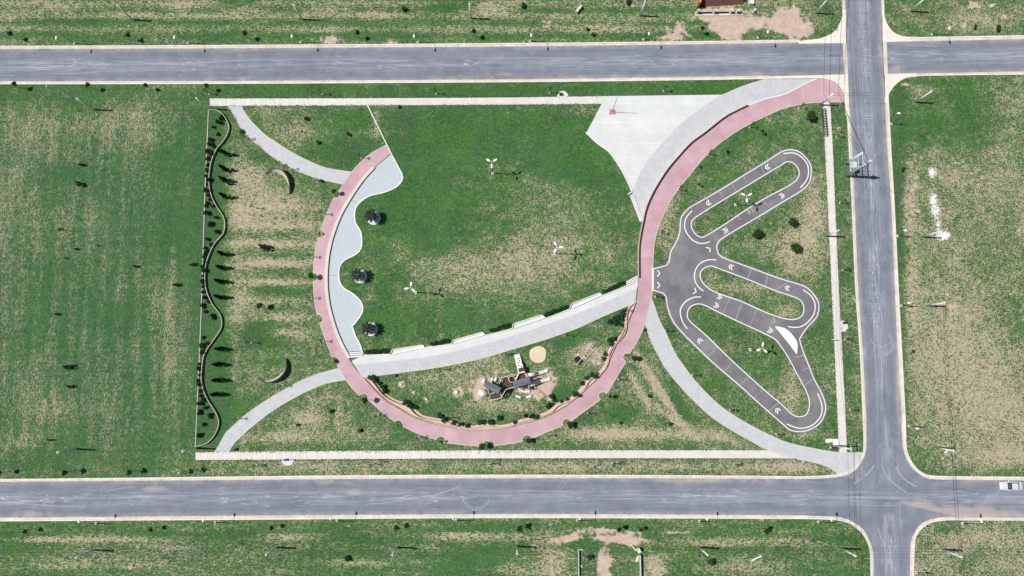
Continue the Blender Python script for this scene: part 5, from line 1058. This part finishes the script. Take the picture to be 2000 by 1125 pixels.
x, y = G(1845,882); t = thing('notice_board', 'tilted white square board beside the south-east field pole', 'board', (x, y), R(35)); mb = MB(); mb.box((0,0,.5), (.72,.6,.05), 0, 1, .5); build(mb, 'board', M['lampw'], t); mb = MB(); mb.tube([(-.25,0,0),(-.25,0,.5)], .03, 6); mb.tube([(.25,0,0),(.25,0,.5)], .03, 6); build(mb, 'legs', M['galv'], t)
def stub(label, a, b_, h, mat, w=.25, name='wall_stub', cat_='wall'):
    mb = MB(); mb.wall(Gs([a, b_]), w, -.02, h); return tag(build(mb, name, M[mat]), label, cat_)
stub('slanting concrete block lying in the grass above the top road', (1125,26), (1135,14), .9, 'cream', .5)
stub('thin white wall stub slanting in the grass near the bottom right pole', (1467,1094), (1487,1085), .35, 'whitewall', .2)
x, y = G(1801,387); t = thing('yellow_trough', 'yellow-green trough lying beside the white spill in the east field', 'trough', (x, y), R(93)); mb = MB(); mb.box((0,0,.02), (1.9,.36,.04)); mb.box((0,.19,.2), (1.9,.05,.34)); mb.box((0,-.19,.2), (1.9,.05,.34)); build(mb, 'trough_body', M['yel'], t); mb = MB(); mb.box((.97,0,.2), (.05,.4,.36)); mb.box((-.97,0,.2), (.05,.4,.36)); build(mb, 'end_cap', M['dark'], t)
for i, (p, r_, lb) in enumerate([((1937,12),.55,'large pale rock at the top right of the picture'),((1491,48),.4,'pale rock beside the bare yard of the brick building'),((178,19),.18,'small white stone in the top left grass'),((1800,310),.2,'small stone in the east field'),((92,168.5),.22,'small white stone below the top road at left'),((855,402),.01,'x'),((640,742),.01,'x')]):
    if r_ > .1: x, y = G(*p); mb = MB(); mb.ell((x, y, r_*.3), (r_*1.3, r_*.8, r_*.7), 10, 6, .35, .5); tag(build(mb, 'rock', M['rock']), lb, 'rock')

# ------------------------------------------------------------------ playground
for i, (p, r_, lb) in enumerate([((784,751),.34,'pale green'),((808,766),.2,'small white'),((833,780),.3,'green'),((892,766),.5,'large pale green')]):
    x, y = G(*p); t = thing('play_dome', f'{lb} play dome on a bare ring left of the play castle', 'play dome', (x, y), 0, 'play domes')
    mb = MB(); mb.ell((0,0,.0), (r_, r_, r_*1.2), 16, 10, 0, 0, 0); build(mb, 'dome', M['playg' if 'green' in lb else 'playw'], t, True)
    mb = MB(); mb.ell((r_*.05, 0, r_*1.12), (r_*.45, r_*.45, r_*.15), 12, 6); build(mb, 'dome_cap', M['playw'], t, True)
mb = MB(); mb.poly([Gs(cat([(1037,682),(1052,676),(1064,681),(1066,693),(1062,705),(1048,709),(1037,702),(1034,692)], 3, True))], -.02, .03); struct('sand_pit', mb, M['sand'], fix=False)
# swing
t = thing('swing_frame', 'pale A-frame swing set on bare ground right of the play castle', 'swing set', (0,0,0))
a, b_ = Vector(G(1124.5,712)), Vector(G(1164,667)); f1, f2, f3, f4 = (Vector(G(*p)) for p in ((1116,706),(1133,719),(1157,660),(1172,673)))
mb = MB(); mb.tube([(*a, 2.2), (*b_, 2.2)], .05, 8); build(mb, 'top_beam', M['playw'], t, True)
for f, c in ((f1, a), (f2, a), (f3, b_), (f4, b_)): mb = MB(); mb.tube([(*f, 0), (*c, 2.2)], .045, 8); build(mb, 'leg', M['galv' if f in (f1, f2) else 'dark'], t, True)
dr = (b_-a).normalized(); pr = Vector((-dr.y, dr.x))
for k in (.42, .52, .62, .75, .86):
    c = a.lerp(b_, k); mb = MB(); mb.box((c.x, c.y, .5), (.42, .2, .05), math.atan2(dr.y, dr.x)); s_ = build(mb, 'swing_seat', M['black'], t)
    mb = MB()
    for o_ in (-.2, .2): mb.tube([(*(c+dr*o_), .5), (*(c+dr*o_), 2.2)], .015, 4)
    build(mb, 'chain', M['dark'], s_)
c = a.lerp(b_, .16); mb = MB(); mb.box((c.x-.2, c.y+.1, .45), (1.5, 1.0, .08), math.atan2(dr.y, dr.x)+PI/2); n_ = build(mb, 'basket_seat', M['black'], t)
x, y = G(1128,694); mb = MB(); mb.box((0,0,.2), (.9,.3,.08)); t2 = thing('play_bench', 'small yellow bench beside the swing set', 'bench', (x, y), R(50)); build(mb, 'seat', M['timber'], t2); mb = MB(); mb.box((-.35,0,.08), (.06,.28,.16)); mb.box((.35,0,.08), (.06,.28,.16)); build(mb, 'leg', M['galv'], t2)
# play castle
Q = lambda x, y, z=0: (*G(910+x/8.033, 660+y/8.033, z), z)
t = thing('play_castle', 'large play castle with grey roofs, brown decks and twin slides', 'play structure', (0,0,0))
def deck(pts, z, mat='plate', nm='deck'):
    z *= 1.45
    mb = MB(); mb.poly([[Q(*p, z)[:2] for p in pts]], z-.12, z); return build(mb, nm, M[mat], t)
deck([(585,640),(665,615),(745,770),(650,785),(575,710)], 1.2); deck([(830,560),(915,540),(965,640),(985,720),(740,770),(735,700),(790,680)], 1.5)
deck([(385,890),(545,860),(560,925),(380,960)], .9); deck([(870,770),(985,740),(995,800),(915,815)], 1.3); deck([(820,480),(915,455),(930,530),(835,555)], 1.1)
deck([(320,680),(500,760),(560,880),(380,890),(300,760)], 1.4); 
def rail(pts, z, w=.10, h=.5, mat='playw', nm='guard_rail'):
    z = z*1.45-.2
    mb = MB(); P_ = [Q(*p, z)[:2] for p in pts]
    mb.wall(P_, w, z-h*.25, z); mb.wall(P_, w*.6, z-h, z-h*.75)
    for (x, y) in P_: mb.tube([(x, y, 0), (x, y, z)], .05, 6)
    return build(mb, nm, M[mat], t)
for pts, z in (([(520,720),(565,620),(685,590)], 2.2),([(660,610),(690,695),(740,690)], 2.1),([(555,930),(625,810),(750,770)], 2.0),([(775,665),(835,555),(920,530),(950,615)], 2.3),([(370,985),(480,960),(560,935),(545,875)], 1.6),([(340,800),(365,890),(450,855)], 1.9),([(975,725),(995,800),(925,810)], 2.1),([(825,560),(770,660)], 2.0)): rail(pts, z)
def vroof(c0, c1, w, z, n=11):
    a, b_ = Vector(Q(*c0, z)), Vector(Q(*c1, z)); dr = (b_-a); L = dr.length; dr.normalize(); pr = Vector((-dr.y, dr.x, 0)); mb = MB()
    for k in range(n):
        p0 = a+dr*(L*k/n); p1 = a+dr*(L*(k+.86)/n); zz = .06 if k % 2 else 0
        for s_ in (-1, 1):
            q0 = [p0+Vector((0,0,.28+zz)), p1+Vector((0,0,.28+zz)), p1+pr*s_*w/2+Vector((0,0,zz)), p0+pr*s_*w/2+Vector((0,0,zz))]
            q1 = [q_-Vector((0,0,.06)) for q_ in q0]; mb.add(q0+q1, [(0,1,2,3),(7,6,5,4),(0,4,5,1),(1,5,6,2),(2,6,7,3),(3,7,4,0)])
    r_ = build(mb, 'roof', M['roofg'], t)
    mb = MB(); mb.poly([[tuple((a+pr*w*.42)[:2]), tuple((b_+pr*w*.42)[:2]), tuple((b_-pr*w*.42)[:2]), tuple((a-pr*w*.42)[:2])]], z-.05, z-.005); build(mb, 'roof_lining', M['roofg'], r_)
    for q_, s_ in ((a+dr*.1, 1), (a+dr*.1, -1), (b_-dr*.1, 1), (b_-dr*.1, -1)):
        p = q_+pr*s_*w*.4; mb = MB(); mb.tube([(p.x, p.y, 0), (p.x, p.y, z)], .05, 6); build(mb, 'post', M['dark'], t)
vroof((295,712),(532,832), 1.3, 4.1); vroof((745,735),(1008,660), 1.25, 4.2)
# climbing ramp
A0, A1, A2, A3 = Q(752,270,.15), Q(840,250,.15), Q(925,540,1.7), Q(825,565,1.7)
mb = MB(); mb.add([A0, A1, A2, A3]+[(p[0], p[1], p[2]-.1) for p in (A0, A1, A2, A3)], [(0,1,2,3),(7,6,5,4),(0,4,5,1),(1,5,6,2),(2,6,7,3),(3,7,4,0)]); rmp = build(mb, 'climbing_ramp', M['playw'], t)
mb = MB()
for x, y, z in ((805,330,.55),(835,320,.5),(835,355,.7),(825,390,.9),(880,385,.87),(825,440,1.17),(870,450,1.2)): mb.ell((Q(x,y,z)[0], Q(x,y,z)[1], z), (.14,.12,.1), 8, 5)
build(mb, 'climbing_hold', M['black'], rmp)
# white climbing boulder at the west end
mb = MB(); bx, by, _ = Q(270, 865); 
for (ox, oy, sx, sy, sz) in ((0,0,.95,.75,1.7),(-.35,.35,.6,.5,1.25),(.3,-.35,.6,.45,1.0),(-.3,-.3,.5,.5,.9)): mb.ell((bx+ox, by+oy, sz*.35), (sx, sy, sz*.65), 9, 6, .22)
build(mb, 'climbing_rock', M['playw'], t)
for x, y in ((280,670),(405,655),(460,655)): mb = MB(); q_ = Q(x, y); mb.box((q_[0], q_[1], .35), (.42,.75,.7), R(-25)); build(mb, 'step_block', M['playw'], t)
# slides
for (p0, p1, p2, p3) in (((955,590),(1095,560),(1140,552),(1262,512)), ((1000,735),(1130,690),(1175,675),(1300,640))):
    a, b_, c, d_ = Q(*p0, 2.0), Q(*p1, 1.35), Q(*p2, .9), Q(*p3, .35)
    mb = MB(); a_, bb = Vector(a), Vector(b_); mb.tube([a_, a_.lerp(bb, .5), bb], .40, 14, .40); s_ = build(mb, 'slide_tube', M['playw'], t, True)
    mb = MB(); c_, dd_ = Vector(c), Vector(d_); dr = (dd_-c_).normalized(); pr = Vector((-dr.y, dr.x, 0)).normalized()
    P_ = [Vector(b_).lerp(c_, k/2) for k in range(2)]+[c_, c_.lerp(dd_, .5), dd_]
    vs = []; fs = []; prof = [(-.34,.16),(-.28,0),(0,-.05),(.28,0),(.34,.16)]
    for p in P_:
        for o_, z in prof: vs.append(p+pr*o_+Vector((0,0,z)))
        for o_, z in prof: vs.append(p+pr*o_+Vector((0,0,z-.05)))
    for k in range(len(P_)-1):
        for j in range(4): fs += [(k*10+j, k*10+j+1, k*10+11+j, k*10+10+j), (k*10+5+j, k*10+15+j, k*10+16+j, k*10+6+j)]
    mb.add(vs, fs); build(mb, 'slide_chute', M['playw'], s_, True)
    mb = MB(); mb.ell(tuple(dd_+Vector((0,0,.0))), (.36,.36,.08), 12, 6); build(mb, 'slide_end', M['playw'], s_, True)
mb = MB(); mb.wall([Q(*p)[:2] for p in ((820,790),(860,820),(920,845),(1000,840))], .25, 0, .5); build(mb, 'curved_step', M['playw'], t)
for i, p in enumerate([(820,920),(988,920)]):
    q_ = Q(*p); s_ = thing('play_stool', ['white oblong stool below the play castle, left of two','white oblong stool below the play castle, right of two'][i], 'stool', q_, R(-20 if i == 0 else 15), 'white stools by the play castle')
    mb = MB(); mb.box((0,0,.2), (1.05,.42,.4), 0, .93); build(mb, 'stool_body', M['playw'], s_); mb = MB(); mb.box((0,0,.425), (.98,.36,.05)); build(mb, 'seat', M['lampw'], s_)

# ------------------------------------------------------------------ unfinished brick building and plots
t = thing('brick_building', 'unfinished brick building with brown floor at the top edge', 'building', (0,0,0))
mb = MB(); mb.poly([Gs([(1364,14),(1452,8),(1453,-120),(1362,-120)])], -.02, .15); build(mb, 'floor', M['brownfloor'], t, fix=False)
mb = MB(); mb.wall(Gs([(1362,16),(1360,-120)]), .45, 0, 2.6); build(mb, 'side_wall', M['brick'], t)
mb = MB(); mb.wall(Gs([(1362,-60),(1453,-63)]), .3, 0, 2.6); build(mb, 'rear_wall', M['brick'], t)
mb = MB(); mb.wall(Gs([(1452,4),(1453,-120)]), .3, 0, 1.0); build(mb, 'side_wall', M['dark'], t)
mb = MB(); mb.poly([Gs([(1395,-14),(1453,-18),(1453,-120),(1395,-120)])], 2.5, 2.7); build(mb, 'roof_slab', M['brownfloor'], t)
mb = MB(); mb.poly([Gs([(1361,23.5),(1450,22.5),(1450,27.5),(1361,28)])], -.02, .03); build(mb, 'trench_shade', M['black'], t, fix=False)  # flat black strip at ground level; the trench's shade is put into its colour
mb = MB(); mb.wall(Gs([(1358,29.8),(1450,28.8)]), .35, 0, .25); fw = build(mb, 'front_wall', M['kerb'], t)
for u in (1360.5, 1393, 1425, 1437): x, y = G(u, 27.5); mb = MB(); mb.box((x, y, .95), (.34,.34,1.9)); build(mb, 'pillar', M['whitewall'], t)
x, y = G(1470,25.5); t = thing('gate_pillar', 'single white pillar right of the unfinished brick building', 'pillar', (x, y)); mb = MB(); mb.box((0,0,.8), (.35,.35,1.6)); build(mb, 'pillar_shaft', M['whitewall'], t); mb = MB(); mb.box((0,0,1.63), (.42,.42,.08)); mb.box((.5,0,.15), (1.3,.3,.3)); build(mb, 'footing', M['kerb'], t)
x, y = G(1466,3); t = thing('water_tank', 'white oblong tank standing beside the brick building', 'tank', (x, y)); mb = MB(); mb.box((0,0,.5), (.9,1.9,1.0), 0, .95); build(mb, 'tank_body', M['whitewall'], t); mb = MB(); mb.box((0,0,1.03), (.7,1.5,.06)); build(mb, 'lid', M['lampw'], t)
stub('thin grey boundary wall on the left of the unfinished plot', (1129.5,1072), (1131,1200), .8, 'trafo', .10, 'boundary_wall')
stub('grey boundary wall on the right of the unfinished plot', (1249,1082), (1252,1200), 1.15, 'trafo', .11, 'boundary_wall')
t = thing('corner_pier', 'white broken corner pier at the head of the right plot wall', 'pier', G(1246,1073)); mb = MB(); mb.box((0,0,.7), (.6,.7,1.4), .4); build(mb, 'pier_shaft', M['whitewall'], t); mb = MB(); mb.box((-.9,.4,.1), (1.6,.22,.16), -.9); build(mb, 'fallen_cap', M['timber'], t)
stub('short dark wall return at the head of the left plot wall', (1129,1072), (1138,1071.5), .8, 'polec', .15, 'boundary_wall')
for i, (a, b_) in enumerate([((1241,1097),(1246,1085)),((1244.5,1097),(1246.5,1086)),((1133,1102),(1137,1108))]):
    mb = MB(); mb.bar((*G(*a), .06), (*G(*b_), .1), .2, .06); tag(build(mb, 'timber_plank', M['timber']), ['pale plank leaning left beside the right plot wall','pale plank lying upright beside the right plot wall','pale plank beside the left plot wall'][i], 'plank')

# ------------------------------------------------------------------ the car
x, y = G(1970.3,948); t = thing('parked_car', 'silver car driving west on the bottom road, near the right edge', 'car', (x, y, .02), PI); t.scale = (.95, .98, 1)
def loft(secs, nm, mat, par, smooth=True):
    vs = []; fs = []; n = len(secs[0])
    for s_ in secs: vs += s_
    for i in range(len(secs)-1):
        for j in range(n): fs.append((i*n+j, i*n+(j+1) % n, (i+1)*n+(j+1) % n, (i+1)*n+j))
    fs += [tuple(range(n-1, -1, -1)), tuple(range((len(secs)-1)*n, len(secs)*n))]
    mb = MB(); mb.add(vs, fs); return build(mb, nm, M[mat], par, smooth)
def sec(xx, w, zb, zt): return [(xx,-w*.92,zb),(xx,-w,zb+.2),(xx,-w,zt-.16),(xx,-w*.86,zt),(xx,0,zt+.03),(xx,w*.86,zt),(xx,w,zt-.16),(xx,w,zb+.2),(xx,w*.92,zb)]
body = loft([sec(2.28,.58,.35,.62),sec(2.18,.72,.25,.74),(sec(1.85,.80,.22,.84)),sec(1.0,.83,.22,.95),sec(.6,.84,.22,.97),sec(-1.0,.84,.22,.97),sec(-1.6,.83,.22,1.0),sec(-2.05,.78,.25,.97),sec(-2.25,.68,.35,.80)], 'body', 'carp', t)
cab = loft([[(.95,-.70,.93),(.95,.70,.93),(.92,.70,.94),(.92,-.70,.94)],[(.25,-.68,.93),(.25,.68,.93),(.25,.56,1.36),(.25,-.56,1.36)],[(-.95,-.68,.93),(-.95,.68,.93),(-.95,.56,1.38),(-.95,-.56,1.38)],[(-1.55,-.68,.95),(-1.55,.68,.95),(-1.50,.66,.98),(-1.50,-.66,.98)]], 'windows', 'glass', t, False)
loft([[(.22,-.5,1.36),(.22,.5,1.36),(.22,.48,1.385),(.22,-.48,1.385)],[(.05,-.56,1.37),(.05,.56,1.37),(.05,.53,1.42),(.05,-.53,1.42)],[(-.80,-.56,1.38),(-.80,.56,1.38),(-.80,.53,1.43),(-.80,-.53,1.43)],[(-.98,-.5,1.37),(-.98,.5,1.37),(-.98,.48,1.395),(-.98,-.48,1.395)]], 'roof', 'carp', t, False)
for sx in (1.42, -1.38):
    for sy in (-.76, .76):
        mb = MB(); mb.tube([(sx, sy-.1, .31), (sx, sy+.1, .31)], .31, 16); wz = build(mb, 'wheel', M['black'], t, True)
        mb = MB(); mb.tube([(sx, sy-.11, .31), (sx, sy+.11, .31)], .18, 12); build(mb, 'rim', M['galv'], wz, True)
for sy in (-.55, .55):
    mb = MB(); mb.ell((2.16, sy, .62), (.1,.17,.07)); build(mb, 'headlight', M['lampw'], t, True)
    mb = MB(); mb.ell((-2.18, sy, .76), (.08,.15,.08)); build(mb, 'tail_light', M['red'], t, True)
    mb = MB(); mb.ell((.72, sy*1.68, 1.0), (.07,.12,.08)); build(mb, 'mirror', M['carp'], t, True)
for xx in (.02, -.62): mb = MB(); mb.box((xx, 0, 1.17), (.06, 1.26, .40), 0, .88); build(mb, 'door_pillar', M['carp'], t)
